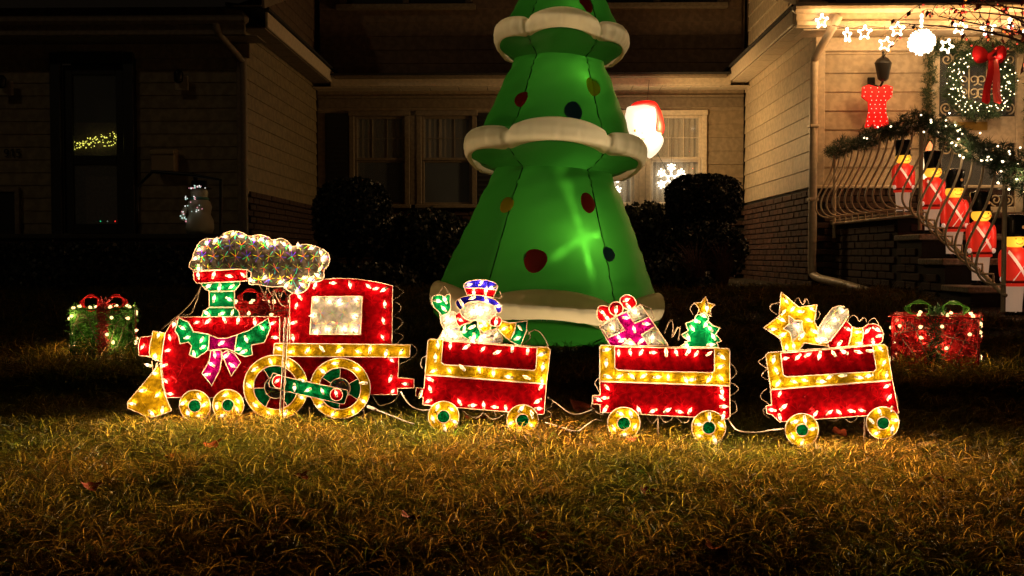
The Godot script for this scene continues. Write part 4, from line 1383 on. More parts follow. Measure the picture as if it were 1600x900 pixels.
func make_garlands() -> void:
	var sp := sprig()
	rng.seed = 8
	# on the railing
	var o := thing("rail_garland", "green fir garland with tiny lights wound along the iron railing", "garland", rail_top(2.3))
	var b := o.position
	var places := []
	for k in 900:
		var t := R(-0.15, 4.15)
		var p := rail_top(t) + Vector3(0.0, 0.02, 0.03)
		var a := R(0, TAU)
		var r := 0.085 * sqrt(R(0.1, 1)) * (0.85 + 0.35 * sin(t * 7.0))
		places.append(Transform3D(any_turn().scaled(Vector3.ONE * R(0.8, 1.25)), p + Vector3(cos(a) * r, sin(a) * r, R(-0.03, 0.03)) - b))
	# a second swag hangs from the rail head across to the door side
	for k in 500:
		var t := R(0, 1)
		var p := Vector3(3.15 + t * 1.55, 1.60 - 0.75 * t * (1.4 - t) , -8.0 + 0.3 * t)
		var a := R(0, TAU)
		var r := 0.09 * sqrt(R(0.1, 1))
		places.append(Transform3D(any_turn().scaled(Vector3.ONE * R(0.8, 1.3)), p + Vector3(0, sin(a) * r, cos(a) * r) - b))
	scatter("fir_needles", sp, M.needle, o, places)
	var wire := Geo.new()
	var wl := PackedVector3Array()
	for k in 40:
		var t := -0.1 + 4.2 * k / 39.0
		wl.append(rail_top(t) + Vector3(sin(k * 1.3) * 0.04, 0.03 + cos(k * 1.3) * 0.04, 0) - b)
	wire.tube(wl, 0.004, 5)
	geo("garland_stem", wire, M.needle, o)
	var lit := []
	for k in 26:
		var t := 2.35 + 1.7 * R(0, 1)
		lit.append(rail_top(t) + Vector3(R(-0.12, 0.05), R(-0.03, 0.12), R(-0.02, 0.05)))
	for k in 4: lit.append(rail_top(1.0 + 1.2 * R(0, 1)) + Vector3(-0.07, R(0, 0.08), 0))
	for k in 34:
		var t := R(0.1, 1)
		lit.append(Vector3(3.15 + t * 1.55, 1.60 - 0.75 * t * (1.4 - t) + R(-0.07, 0.09), -7.91 + 0.3 * t + R(0, 0.03)))
	for p in lit: part("light_bulb", mini_mesh, M.mini, o, p - b, any_turn())
	for k in 8: lamp(o, lit[k * 8] + Vector3(0, 0.02, 0.03) - b, 0.02, WARM, 0.01)
	# wreath on the door
	var wc := Vector3(4.62, 1.29 + 0.49 + EYE, D1 + 0.10)
	wc = at(1530, 131, 10.38)
	o = thing("door_wreath", "round lit fir wreath with a red bow on the front door", "wreath", wc)
	places = []
	for k in 620:
		var a := R(0, TAU)
		var r := 0.285 + R(-0.085, 0.085)
		places.append(Transform3D(any_turn().scaled(Vector3.ONE * R(0.8, 1.2)), Vector3(cos(a) * r, sin(a) * r, R(-0.05, 0.05))))
	scatter("fir_needles", sp, M.needle, o, places)
	for k in 130:
		var a := R(0, TAU)
		var r := 0.278 + R(-0.075, 0.075)
		if a > 0.9 and a < 1.9 and R(0, 1) < 0.8: continue
		part("light_bulb", mini_mesh, M.mini, o, Vector3(cos(a) * r, sin(a) * r, R(0.05, 0.09)), any_turn().scaled(Vector3.ONE * 0.72))
	for k in 6: lamp(o, Vector3(cos(k * 1.047) * 0.28, sin(k * 1.047) * 0.28, 0.15), 0.03, WARM, 0.01)
	var bow := Geo.new()
	for s in [-1, 1]:
		var loop := smooth(PackedVector2Array([Vector2(0, 0.27), Vector2(s * 0.05, 0.36), Vector2(s * 0.14, 0.39), Vector2(s * 0.17, 0.30), Vector2(s * 0.13, 0.22), Vector2(s * 0.05, 0.22)]))
		bow.dome(loop, 0.06, 4, 0.08)
	bow.ball(Vector3(0, 0.27, 0.13), Vector3(0.045, 0.045, 0.035), 10, 6)
	geo("bow", bow, M.ribbon, o, Vector3(0.06, -0.02, 0))
	for s in [-1, 1]:
		var tl := Geo.new()
		var rows := []
		for k in 9:
			var t := k / 8.0
			var cx = 0.02 + s * (0.015 + 0.045 * t)
			rows.append(PackedVector3Array([Vector3(cx - 0.03 - 0.012 * t, 0.24 - 0.42 * t, 0.12 + 0.02 * sin(t * 6)), Vector3(cx, 0.24 - 0.42 * t - (0.03 if k == 8 else 0.0), 0.135 + 0.02 * sin(t * 6 + 1)), Vector3(cx + 0.03 + 0.012 * t, 0.24 - 0.42 * t, 0.12 + 0.02 * sin(t * 6))]))
		tl.grid(rows)
		geo("ribbon_tail", tl, M.ribbon if s < 0 else mat(0.20, 0.006, 0.005, 0.5), o, Vector3(0.06, -0.02, 0))
	# round the door frame
	var dt: float = 2.13 + EYE
	o = thing("door_garland", "dark fir garland framing the front door", "garland", Vector3(4.56, dt, D1 + 0.08))
	b = o.position
	places = []
	for k in 900:
		var t := R(0, 1)
		var p := Vector3(R(4.02, 5.1), dt + 0.03 * sin(t * 20), D1 + 0.08)
		if t > 0.3: p = Vector3(4.04 if t < 0.65 else 5.09, dt - R(0, 1.75), D1 + 0.08)
		var a := R(0, TAU)
		var r := 0.07 * sqrt(R(0, 1))
		places.append(Transform3D(any_turn().scaled(Vector3.ONE * R(0.8, 1.1)), p + Vector3(cos(a) * r, sin(a) * r, R(-0.03, 0.05)) - b))
	scatter("fir_needles", sp, M.needle, o, places)

func make_porch_lights() -> void:
	# star string along the eave
	var o := thing("star_light_string", "string of small lit star lamps hanging along the right eave", "string lights", Vector3(4.6, 2.25 + EYE, D1 + 0.45))
	var b := o.position
	var spots := [[1284, 33], [1324, 55], [1351, 51], [1402, 46], [1479, 72], [1500, 43], [1544, 45], [1579, 38], [1384, 69], [1606, 50]]
	var wl := PackedVector3Array()
	for k in spots.size():
		var p := at(spots[k][0], spots[k][1], 10.02)
		var poly := PackedVector3Array()
		var turn := R(-0.4, 0.4)
		var yaw := R(-0.9, 0.9)
		for j in 10:
			var r := 0.062 if j % 2 == 0 else 0.034
			var a := PI / 2 + TAU * j / 10 + turn
			poly.append(Vector3(cos(a) * r * cos(yaw), sin(a) * r, cos(a) * r * sin(yaw)))
		var g := Geo.new()
		g.tube(poly, 0.0075, 6, true)
		for j in 5: g.ball(poly[j * 2], Vector3.ONE * 0.015, 8, 6)
		var st := geo("star_lamp", g, M.hot, o, p - b)
		lamp(st, Vector3(0, 0, 0.09), 0.095, Color(1, 0.53, 0.17), 0.03)
	for k in 24:
		var t := k / 23.0
		wl.append(Vector3(lerpf(2.95, 5.4, t), 2.27 + EYE - 0.03 * absf(sin(t * 22.0)), D1 + 0.44) - b)
	var gc := Geo.new()
	gc.tube(wl, 0.004, 5)
	geo("light_cord", gc, M.cord, o)
	for k in [0, 1, 2, 3, 5, 6, 7, 8]:
		var p := at(spots[k][0], spots[k][1], 10.02)
		var dr := Geo.new()
		dr.tube(PackedVector3Array([p + Vector3(0, 0.06, 0) - b, Vector3(p.x, 2.262 + EYE, D1 + 0.44) - b]), 0.003, 5)
		geo("drop_wire", dr, M.cord, o)
	# light sphere
	var sc := at(1440, 66, 9.9)
	o = thing("light_sphere", "glowing white ball of lights hung from the porch eave", "light ball", sc)
	var g := Geo.new()
	g.ball(Vector3.ZERO, Vector3(0.118, 0.112, 0.118), 20, 14)
	geo("light_core", g, glow(1.0, 0.86, 0.62, 1.6), o)
	var spikes := []
	for k in 170:
		var d := Vector3(rng.randfn(), rng.randfn(), rng.randfn()).normalized()
		spikes.append(Transform3D(turned(d), d * 0.119))
	scatter("light_bulbs", mini_mesh, M.hot, o, spikes)
	g = Geo.new()
	g.tube(PackedVector3Array([Vector3(0, 0.11, 0), Vector3(-0.01, 0.25, 0), Vector3(0.0, (2.26 + EYE) - sc.y, -0.04)]), 0.006, 6)
	geo("hanging_cord", g, M.cord, o)
	var h := Geo.new()
	for k in 3: h.ball(Vector3(-0.006, 0.16 + 0.045 * k, 0.008), Vector3(0.017, 0.024, 0.017), 8, 6)
	geo("stem_light", h, M.hot, o)
	lamp(o, Vector3(0, 0, 0.17), 0.62, Color(1, 0.53, 0.17), 0.1)
	lamp(o, Vector3(-0.15, -0.05, -0.02), 0.10, Color(1, 0.53, 0.17), 0.05)
	# unlit coach lamp
	var lc := at(1380, 108, 10.3)
	o = thing("wall_lantern", "black unlit coach lantern on the porch wall above a red light figure", "lantern", lc)
	g = Geo.new()
	g.lathe([Vector2(0.03, -0.12), Vector2(0.055, -0.10), Vector2(0.085, 0.05), Vector2(0.09, 0.06), Vector2(0.06, 0.10), Vector2(0.02, 0.125), Vector2(0.012, 0.15), Vector2(0.016, 0.165), Vector2(0, 0.19)], 6)
	geo("lantern_body", g, M.black_iron, o)
	g = Geo.new()
	g.tube(smooth3(PackedVector3Array([Vector3(0, -0.12, 0), Vector3(-0.02, -0.17, -0.03), Vector3(-0.05, -0.15, -0.10), Vector3(-0.06, -0.12, -0.17)])), 0.013, 8)
	geo("bracket", g, M.black_iron, o)
	g = Geo.new()
	g.cbox(Vector3(-0.06, -0.12, -0.175), Vector3(0.08, 0.14, 0.02), 0.008)
	geo("back_plate", g, M.black_iron, o)
	# red light figure: a bow with a flared tail
	var rc := at(1370, 167, 10.33)
	o = thing("red_bow_light", "glowing red light figure shaped like a tied bow on the porch wall", "light figure", rc)
	var poly := PackedVector2Array()
	for p in [[-0.15, 0.20], [-0.09, 0.225], [0.0, 0.20], [0.09, 0.225], [0.155, 0.20], [0.15, 0.10], [0.09, 0.05], [0.09, -0.05], [0.13, -0.21], [0.05, -0.20], [0.0, -0.22], [-0.05, -0.20], [-0.12, -0.21], [-0.085, -0.05], [-0.09, 0.05], [-0.155, 0.10]]: poly.append(Vector2(p[0], p[1]))
	g = Geo.new()
	g.prism(poly, -0.012, 0.012)
	geo("light_panel", g, glow(1.0, 0.004, 0.006, 0.5, Color(0.5, 0.01, 0.01)), o)
	for row in 10:
		var yy := 0.19 - row * 0.042
		var half := 0.135 if row < 3 else 0.07 if row < 6 else 0.085 + 0.006 * (row - 6)
		var n := 5 if row < 3 else 4
		for k in n:
			part("light_bulb", mini_mesh, glow_red_bulb(), o, Vector3(lerpf(-half, half, k / (n - 1.0)) + 0.012 * (row % 2), yy, 0.016), Basis(Vector3.RIGHT, PI / 2).scaled(Vector3.ONE * 0.62))
	lamp(o, Vector3(0, 0, 0.08), 0.05, Color(1, 0.03, 0.02), 0.06)
	# lit plastic candle behind the second soldier
	var cp := at(1452, 300, 10.2)
	o = thing("candle_light", "lit white plastic candle with red top on the landing by the wall", "candle light", cp)
	g = Geo.new()
	g.lathe([Vector2(0, 0), Vector2(0.075, 0.0), Vector2(0.072, 0.04), Vector2(0.06, 0.06), Vector2(0.058, 0.36), Vector2(0.05, 0.375), Vector2(0, 0.38)], 16)
	geo("candle_light_body", g, glow(1.0, 0.72, 0.38, 2.2), o)
	g = Geo.new()
	g.lathe([Vector2(0.01, 0.38), Vector2(0.035, 0.40), Vector2(0.04, 0.43), Vector2(0.018, 0.48), Vector2(0, 0.51)], 12)
	geo("flame_light", g, glow(1.0, 0.16, 0.03, 1.5), o)
	lamp(o, Vector3(0, 0.28, 0.12), 0.06, Color(1, 0.5, 0.2), 0.05)
	# a second one beyond the door, half out of the frame
	var c2 := thing("candle_light", "lit plastic candle at the right edge beyond the door", "candle light", at(1612, 300, 10.2))
	for ch in o.get_children(): c2.add_child(ch.duplicate())

var red_bulb: StandardMaterial3D
func glow_red_bulb() -> StandardMaterial3D:
	if red_bulb == null: red_bulb = glow(1.0, 0.42, 0.30, 2.2)
	return red_bulb

# ---------------------------------------------------------------- lit toy soldiers
func soldier() -> Node3D:
	var o := Node3D.new()
	o.name = "lighted_toy_soldier"
	var g := Geo.new()
	for s in [-1, 1]: g.lathe([Vector2(0, 0), Vector2(0.036, 0), Vector2(0.038, 0.02), Vector2(0.033, 0.036)], 12, Vector3(s * 0.031, 0, 0.01), Basis.IDENTITY, 0.95, 1.35)
	geo("boots", g, M.hat, o)
	g = Geo.new()
	var rows := []
	for p in [[0.030, 0.056, 0.040], [0.09, 0.058, 0.043], [0.16, 0.064, 0.047], [0.225, 0.070, 0.052]]:
		var ring := PackedVector3Array()
		for s in 24:
			var a := -TAU * s / 24
			var notch := 1.0 - 0.10 * exp(-pow(cos(a) / 0.22, 2))
			ring.append(Vector3(cos(a) * p[1], p[0], sin(a) * p[2] * notch))
		rows.append(ring)
	g.grid(rows, true)
	geo("legs", g, M.legs, o)
	g = Geo.new()
	g.lathe([Vector2(0.072, 0.205), Vector2(0.084, 0.212), Vector2(0.080, 0.26), Vector2(0.072, 0.32), Vector2(0.076, 0.39), Vector2(0.078, 0.43), Vector2(0.062, 0.462), Vector2(0.035, 0.476)], 24, Vector3.ZERO, Basis.IDENTITY, 1.0, 0.72)
	geo("coat", g, M.coat, o)
	for s in [-1, 1]:
		g = Geo.new()
		g.tube(smooth3(PackedVector3Array([Vector3(s * 0.066, 0.445, 0.0), Vector3(s * 0.084, 0.41, 0.004), Vector3(s * 0.088, 0.34, 0.01), Vector3(s * 0.086, 0.272, 0.018)])), PackedFloat32Array([0.019, 0.021, 0.0225, 0.0235, 0.024, 0.0235, 0.023, 0.0225, 0.022, 0.0215, 0.021, 0.0205, 0.020, 0.0195, 0.019, 0.018]), 10)
		var arm := geo("arm", g, M.coat, o)
		var hand := Geo.new()
		hand.ball(Vector3(s * 0.086, 0.254, 0.02), Vector3(0.016, 0.02, 0.017), 10, 7)
		geo("mitt", hand, M.strap, arm)
	# crossed straps that follow the coat
	for s in [[-0.058, 0.44, 0.060, 0.27], [0.055, 0.36, -0.035, 0.235]]:
		rows = []
		for k in 10:
			var t := k / 9.0
			var x := lerpf(s[0], s[2], t)
			var yy := lerpf(s[1], s[3], t)
			var row := PackedVector3Array()
			for w in [-0.011, 0.011]:
				var yw: float = yy + w
				var rr := 0.0785
				var z := 0.72 * sqrt(maxf(rr * rr - x * x, 0.0)) + 0.0035
				row.append(Vector3(x + w * 0.4, yw, z))
			rows.append(row)
		g = Geo.new()
		g.grid(rows)
		geo("strap", g, M.strap, o)
	g = Geo.new()
	g.lathe([Vector2(0.076, 0.225), Vector2(0.0845, 0.228), Vector2(0.0842, 0.244), Vector2(0.076, 0.247)], 24, Vector3(0, 0, 0), Basis.IDENTITY, 1.0, 0.73)
	geo("belt", g, mat(0.25, 0.01, 0.01, 0.5), o)
	g = Geo.new()
	g.ball(Vector3(0, 0.513, 0.004), Vector3(0.070, 0.054, 0.058), 20, 12)
	g.ball(Vector3(0.006, 0.509, 0.061), Vector3(0.010, 0.009, 0.010), 10, 7)
	var head := geo("head", g, M.face, o)
	for s in [-0.016, 0.030]:
		g = Geo.new()
		g.ball(Vector3(s, 0.524, 0.059 - absf(s) * 0.2), Vector3(0.0052, 0.0062, 0.004), 8, 6)
		geo("eye", g, M.black, head)
	for s in [-0.028, 0.045]:
		g = Geo.new()
		g.ball(Vector3(s, 0.506, 0.053 - absf(s) * 0.22), Vector3(0.010, 0.009, 0.006), 10, 6)
		geo("cheek", g, M.cheek, head)
	g = Geo.new()
	var smile := PackedVector3Array()
	for k in 9:
		var a := PI + PI * k / 8.0
		var x := 0.009 + cos(a) * 0.022
		smile.append(Vector3(x, 0.499 + sin(a) * 0.011, 0.062 - absf(x) * 0.25))
	g.tube(smile, 0.0024, 5)
	geo("mouth", g, M.cheek, head)
	g = Geo.new()
	g.lathe([Vector2(0, 0.540), Vector2(0.069, 0.541), Vector2(0.067, 0.556), Vector2(0.066, 0.575), Vector2(0.073, 0.64), Vector2(0.079, 0.668), Vector2(0.072, 0.682), Vector2(0.045, 0.689), Vector2(0, 0.690)], 24, Vector3.ZERO, Basis.IDENTITY, 1.0, 0.86)
	geo("hat", g, M.hat, o)
	g = Geo.new()
	g.lathe([Vector2(0.062, 0.540), Vector2(0.084, 0.538), Vector2(0.082, 0.545), Vector2(0.064, 0.549)], 20, Vector3(0, 0, 0.012), Basis.IDENTITY, 0.9, 0.9)
	geo("hat_brim", g, M.hat, o)
	g = Geo.new()
	g.ball(Vector3(0.034, 0.603, 0.053), Vector3(0.0115, 0.0115, 0.006), 12, 7)
	geo("badge", g, M.button, o)
	lamp(o, Vector3(0.04, 0.40, 0.13), 0.016, Color(1, 0.40, 0.22), 0.03)
	lamp(o, Vector3(0.0, 0.50, 0.10), 0.006, Color(1, 0.55, 0.10), 0.04)
	return o

func make_soldiers() -> void:
	var proto := soldier()
	var spots := [[1410, 337, 9.25, 0.20, "lit red toy soldier highest up, alone on the porch landing"], [1456, 371, 8.35, 0.1, "lit red toy soldier on the top step, before the glowing candle"], [1490, 408, 7.85, 0.05, "lit red toy soldier third down, on the middle of the steps"], [1531, 450, 7.45, 0.1, "lit red toy soldier on the last step above the ground"], [1583, 494, 6.85, 0.12, "lit red toy soldier lowest down, nearest the red gift box"]]
	for k in spots.size():
		var o: Node3D = proto if k == 0 else proto.duplicate()
		o.name = "lighted_toy_soldier"
		add_child(o, true)
		var p := at(spots[k][0], spots[k][1], spots[k][2])
		o.position = Vector3(p.x, 0.365 + EYE - 0.195 * k + 0.001, p.z)
		o.rotation.y = -0.12 + spots[k][3]
		tag(o, spots[k][4], "toy soldier", "lit toy soldiers on the front steps")

# ---------------------------------------------------------------- court decorations
func make_santa() -> void:
	var d := 13.2
	var c := at(1008, 205, d)
	var o := thing("lighted_face_lantern", "glowing white bearded face lantern in a red cap hung before the window", "lit face", c)
	view(4.5, 940, 130)
	car = o
	car_d = d
	var face := smooth(q([190, 165, 290, 150, 372, 166, 386, 250, 382, 335, 425, 372, 436, 410, 412, 462, 380, 500, 335, 528, 300, 490, 240, 440, 190, 360, 163, 270, 172, 200]))
	var g := Geo.new()
	g.dome(face, 0.17, 7, 0.0, true)
	geo("face_light", g, glow(1.0, 0.84, 0.60, 1.15), o)
	var caps := [[203, 168, 225, 145, 265, 133, 330, 130, 375, 142, 398, 180, 372, 172, 290, 158], [372, 145, 410, 200, 434, 300, 428, 355, 405, 368, 388, 352, 384, 300, 387, 250, 376, 195]]
	g = Geo.new()
	for c2 in caps: g.dome(smooth(q(c2)), 0.05, 5, 0.10, true)
	geo("cap_light", g, glow(1.0, 0.012, 0.008, 0.9, Color(0.6, 0.02, 0.02)), o)
	for p in [[228, 342], [343, 346]]:
		var e := q(p)[0]
		g = Geo.new()
		g.ball(Vector3(e.x, e.y, 0.135), Vector3(0.016, 0.018, 0.02), 8, 6)
		geo("eye", g, mat(0.55, 0.25, 0.05, 0.5), o)
	var br := q([285, 400])[0]
	g = Geo.new()
	g.ball(Vector3(br.x, br.y, 0.16), Vector3(0.03, 0.008, 0.015), 8, 6)
	geo("mouth", g, mat(0.6, 0.3, 0.12, 0.5), o)
	var ns := q([288, 355])[0]
	g = Geo.new()
	g.ball(Vector3(ns.x, ns.y, 0.175), Vector3(0.026, 0.03, 0.02), 8, 6)
	geo("nose_light", g, glow(1.0, 0.8, 0.55, 1.4), o)
	var pom := q([405, 352])[0]
	g = Geo.new()
	g.ball(Vector3(pom.x, pom.y, 0.09), Vector3(0.035, 0.035, 0.035), 10, 7)
	geo("tassel_light", g, glow(1.0, 0.35, 0.05, 1.0), o)
	g = Geo.new()
	var top: float = 2.28 + EYE
	g.tube(PackedVector3Array([Vector3(0.02, 0.33, 0), Vector3(0.05, top - c.y, 0.0)]), 0.004, 5)
	var hook := geo("hanging_cord", g, M.black_iron, o)
	g = Geo.new()
	g.tube(PackedVector3Array([Vector3(0.10, -0.18, 0), Vector3(0.36, -0.55, -0.3), Vector3(0.5, -0.85, -0.55)]), 0.004, 5)
	geo("power_cord", g, M.black_iron, o)
	lamp(o, Vector3(0.10, 0.02, 0.34), 1.85, Color(1, 0.60, 0.22), 0.12)
	lamp(o, Vector3(0.05, 0.05, -0.22), 0.22, Color(1, 0.66, 0.27), 0.10)
	lamp(o, Vector3(0.02, 0.42, 0.03), 0.035, Color(1, 0.04, 0.02), 0.05)
	# snowflake lights in the window
	for w in [[1049, 279, "large lit snowflake hanging in the right window above the round bush"], [949, 288, "lit snowflake mostly hidden behind the inflatable tree"]]:
		var sc := at(w[0], w[1], 13.93)
		var s := thing("snowflake_light", w[2], "snowflake light", sc, "snowflake lights in the court windows")
		for k in 6:
			var dir := Vector3(sin(TAU * k / 6), cos(TAU * k / 6), 0)
			var sd := Vector3(dir.y, -dir.x, 0)
			g = Geo.new()
			g.tube(PackedVector3Array([dir * 0.045, dir * 0.195]), 0.007, 6)
			for t in [0.105, 0.150]:
				for e in [-1, 1]: g.tube(PackedVector3Array([dir * t, dir * (t + 0.035) + sd * e * 0.042]), 0.0065, 6)
			for t in [0.06, 0.10, 0.14, 0.195]: g.ball(dir * t, Vector3.ONE * 0.013, 8, 6)
			for e in [-1, 1]:
				g.ball(dir * 0.140 + sd * e * 0.042, Vector3.ONE * 0.013, 8, 6)
				g.ball(dir * 0.185 + sd * e * 0.042, Vector3.ONE * 0.012, 8, 6)
			geo("light_arm", g, M.hot, s)
		var ring := PackedVector3Array()
		for k in 12: ring.append(Vector3(cos(TAU * k / 12), sin(TAU * k / 12), 0) * 0.045)
		g = Geo.new()
		g.tube(ring, 0.009, 6, true)
		geo("light_ring", g, M.hot, s)
		g = Geo.new()
		g.tube(PackedVector3Array([Vector3(0, 0.2, 0), Vector3(0, 0.6, -0.02)]), 0.003, 5)
		geo("hanging_cord", g, M.cord, s)
		lamp(s, Vector3(0, 0, 0.10), 0.012, Color(1, 0.72, 0.36), 0.08)

# ---------------------------------------------------------------- inflatable tree
const SEAM0 := -0.61    # where the first seam stands, radians from straight ahead
var PAN := TAU / 5.0

func pan_u(th: float) -> float:
	# -1..1 across the panel in which th lies (th = 0 faces the street)
	var t := fposmod(th - SEAM0, PAN) / PAN
	return t * 2 - 1

func tree_point(th: float, r: float, y: float, puff := 0.085) -> Vector3:
	var u := pan_u(th)
	var k := r * (1.0 - puff + puff * 1.1 * (1.0 - u * u))
	return Vector3(sin(th) * k, y, cos(th) * k)

func make_inflatable() -> void:
	var d := 5.5
	var base := at(850, 530, d)
	base.y = gh(base.x, -d)
	var o := thing("inflatable_tree", "tall green inflatable fir with white fur bands and coloured dots", "inflatable tree", base)
	o.rotation.z = -0.055
	o.rotation.y = 0.0
	var y := func(py: float) -> float: return (399.0 - py) * d / F + EYE - base.y
	var n := 120
	var tiers := [
		["lower_tier", [[0.36, 531.0], [0.50, 518.0], [0.60, 500.0], [0.615, 482.0], [0.605, 462.0], [0.565, 435.0], [0.50, 390.0], [0.435, 345.0], [0.375, 305.0], [0.335, 282.0], [0.312, 268.0]], 479.0, 0.0, 11.0],
		["middle_tier", [[0.312, 268.0], [0.36, 262.0], [0.43, 248.0], [0.465, 234.0], [0.455, 222.0], [0.39, 195.0], [0.342, 165.0], [0.298, 135.0], [0.255, 108.0], [0.238, 98.0]], 224.0, 0.075, 9.0],
		["upper_tier", [[0.238, 98.0], [0.258, 94.0], [0.305, 82.0], [0.33, 70.0], [0.332, 58.0], [0.305, 40.0], [0.26, 18.0], [0.205, -5.0], [0.13, -40.0], [0.05, -75.0], [0.0, -82.0]], 57.0, 0.055, 8.0]]
	for t in tiers:
		var rows := []
		var skin := []
		var prof: Array = t[1]
		var fine := []
		for k in prof.size() - 1:
			for s in 4:
				var a = prof[maxi(k - 1, 0)]; var b = prof[k]; var c = prof[k + 1]; var e = prof[mini(k + 2, prof.size() - 1)]
				fine.append(Vector2(b[0], b[1]).cubic_interpolate(Vector2(c[0], c[1]), Vector2(a[0], a[1]), Vector2(e[0], e[1]), s / 4.0))
		fine.append(Vector2(prof[-1][0], prof[-1][1]))
		for f in fine:
			var ring := PackedVector3Array()
			for k in n:
				var th := TAU * k / n
				var w := 0.004 * sin(th * 9.0 + f.y * 0.05) * sin(f.y * 0.09 + th * 3.0) + 0.003 * sin(f.y * 0.21 + th * 5.0) + 0.006 * sin(f.y * 0.55 + th * 3.0) * exp(-pow((1.0 - absf(pan_u(th))) / 0.22, 2))
				var sag: float = t[3] * (1.0 - cos(th)) * exp(-pow((f.y - t[2]) / 26.0, 2))
				ring.append(tree_point(th, f.x + w, y.call(f.y) - sag))
			if absf(f.y - t[2]) < t[4]:
				if rows.size() > 1: skin.append(rows)
				rows = []
			else: rows.append(ring)
		skin.append(rows)
		var g := Geo.new()
		for sk in skin: g.grid(sk, true)
		var tier := geo(t[0], g, M.cloth_green, o)
		for s in 5:
			var line := PackedVector3Array()
			var th := SEAM0 + PAN * s
			for f in fine: line.append((tree_point(th, f.x + 0.0, y.call(f.y)) * Vector3(1.004, 1, 1.004)) - Vector3(0, t[3] * (1.0 - cos(th)) * exp(-pow((f.y - t[2]) / 26.0, 2)), 0))
			var sg := Geo.new()
			sg.tube(line, 0.0032, 6)
			geo("seam", sg, M.seam, tier)
	# fur bands
	for b in [["fur_band", 0.602, 479.0, 0.074, 0.060, 0.0], ["fur_band", 0.462, 224.0, 0.060, 0.030, 0.075], ["fur_band", 0.332, 57.0, 0.052, 0.028, 0.055]]:
		var rows := []
		var m := 220
		for k in m:
			var th := TAU * k / m
			var u := pan_u(th)
			var wave: float = b[4] * (0.55 - u * u) * 1.25
			var ring := PackedVector3Array()
			var fold: float = 1.0 + 0.07 * sin(th * 47.0 + 2.0 * sin(th * 5.0)) + 0.06 * sin(th * 23.0 + 1.5 * sin(th * 7.0)) + 0.05 * sin(th * 81.0)
			var seam_dip := 1.0 - 0.24 * exp(-pow((1.0 - absf(u)) / 0.06, 2))
			for s in 11:
				var a := -1.9 + 3.8 * s / 10.0
				var p := tree_point(th, b[1] + cos(a) * 0.036 * fold * seam_dip, y.call(b[2]) + wave - b[5] * (1.0 - cos(th)) + sin(a) * b[3] * seam_dip)
				ring.append(p)
			rows.append(ring)
		var g := Geo.new()
		g.grid(rows, false, true)
		var band := geo(b[0], g, M.cloth_white, o)
	# dots
	var dots := [[836, 407, 17, "cloth_red"], [919, 317, 15, "cloth_red"], [793, 320, 12, "cloth_yellow"], [950, 397, 11, "cloth_blue"], [816, 155, 12, "cloth_red"], [896, 173, 14, "cloth_blue"], [925, 136, 14, "cloth_yellow"], [917, 7, 13, "cloth_red"]]
	var lean := o.transform
	for dd in dots:
		# meet the ray through the dot with the puffed skin
		var dir := (at(dd[0], dd[1], 1.0) - eye).normalized()
		var hit := Vector3.ZERO
		for k in 900:
			var w := eye + dir * (4.5 + k * 0.0015)
			var l := lean.affine_inverse() * w
			var rr := skin_radius(l.y, tiers, y)
			var th := atan2(l.x, l.z)
			if Vector2(l.x, l.z).length() <= Vector2(tree_point(th, rr, 0).x, tree_point(th, rr, 0).z).length():
				hit = l
				break
		var th := atan2(hit.x, hit.z)
		var rad: float = dd[2] * d / F
		var rows := []
		for ring_k in 6:
			var f := ring_k / 5.0
			var ring := PackedVector3Array()
			for s in 22:
				var a := TAU * s / 22
				var wob := 1.0 + 0.05 * sin(a * 3.0 + dd[0])
				var yy := hit.y + sin(a) * rad * f * wob
				var rr := skin_radius(yy, tiers, y) + 0.007 * (1.0 - pow(f, 4.0)) + 0.0015
				var t2 := th + cos(a) * rad * f * wob / maxf(rr, 0.05)
				ring.append(tree_point(t2, rr, yy))
			rows.append(ring)
		var g := Geo.new()
		g.grid(rows, true)
		geo("dot", g, M[dd[3]], o)
	# lamps inside
	for p in [[0.12, 345.0, 0.18, 0.060], [0.18, 440.0, 0.30, 0.085], [0.10, 185.0, 0.15, 0.028], [0.07, 120.0, 0.10, 0.022], [0.10, 235.0, 0.25, 0.036], [0.04, 30.0, 0.09, 0.030]]:
		var lg := Geo.new()
		lg.ball(Vector3.ZERO, Vector3.ONE * 0.02, 8, 6)
		var lo := geo("inner_light", lg, glow(1, 0.95, 0.7, 2.0), o, Vector3(p[0], y.call(p[1]), p[2]))
		lamp(lo, Vector3.ZERO, p[3] * 0.85, Color(1, 0.88, 0.55), 0.02)
	# lamps close behind the cloth, and two added deeper to widen their pools
	for h in [[910, 372, 0.055, 0.042, true], [913, 117, 0.04, 0.012, false], [897, 9, 0.04, 0.007, false], [915, 368, 0.16, 0.12, false], [905, 112, 0.12, 0.034, false]]:
		var dir := (at(h[0], h[1], 1.0) - eye).normalized()
		var hit := Vector3.ZERO
		for k in 900:
			var l := lean.affine_inverse() * (eye + dir * (4.5 + k * 0.0015))
			var rr := skin_radius(l.y, tiers, y)
			var tp := tree_point(atan2(l.x, l.z), rr, 0)
			if Vector2(l.x, l.z).length() <= Vector2(tp.x, tp.z).length():
				hit = l
				break
		var nrm := (Vector3(hit.x, 0, hit.z).normalized() + Vector3(0, 0.5, 0)).normalized()
		var c: Vector3 = hit - nrm * h[2]
		var lg := Geo.new()
		lg.ball(Vector3.ZERO, Vector3.ONE * 0.012, 8, 6)
		var lo := geo("inner_light", lg, glow(1, 0.95, 0.7, 2.0), o, c)
		lamp(lo, Vector3.ZERO, h[3], Color(1, 0.80, 0.40), 0.02)
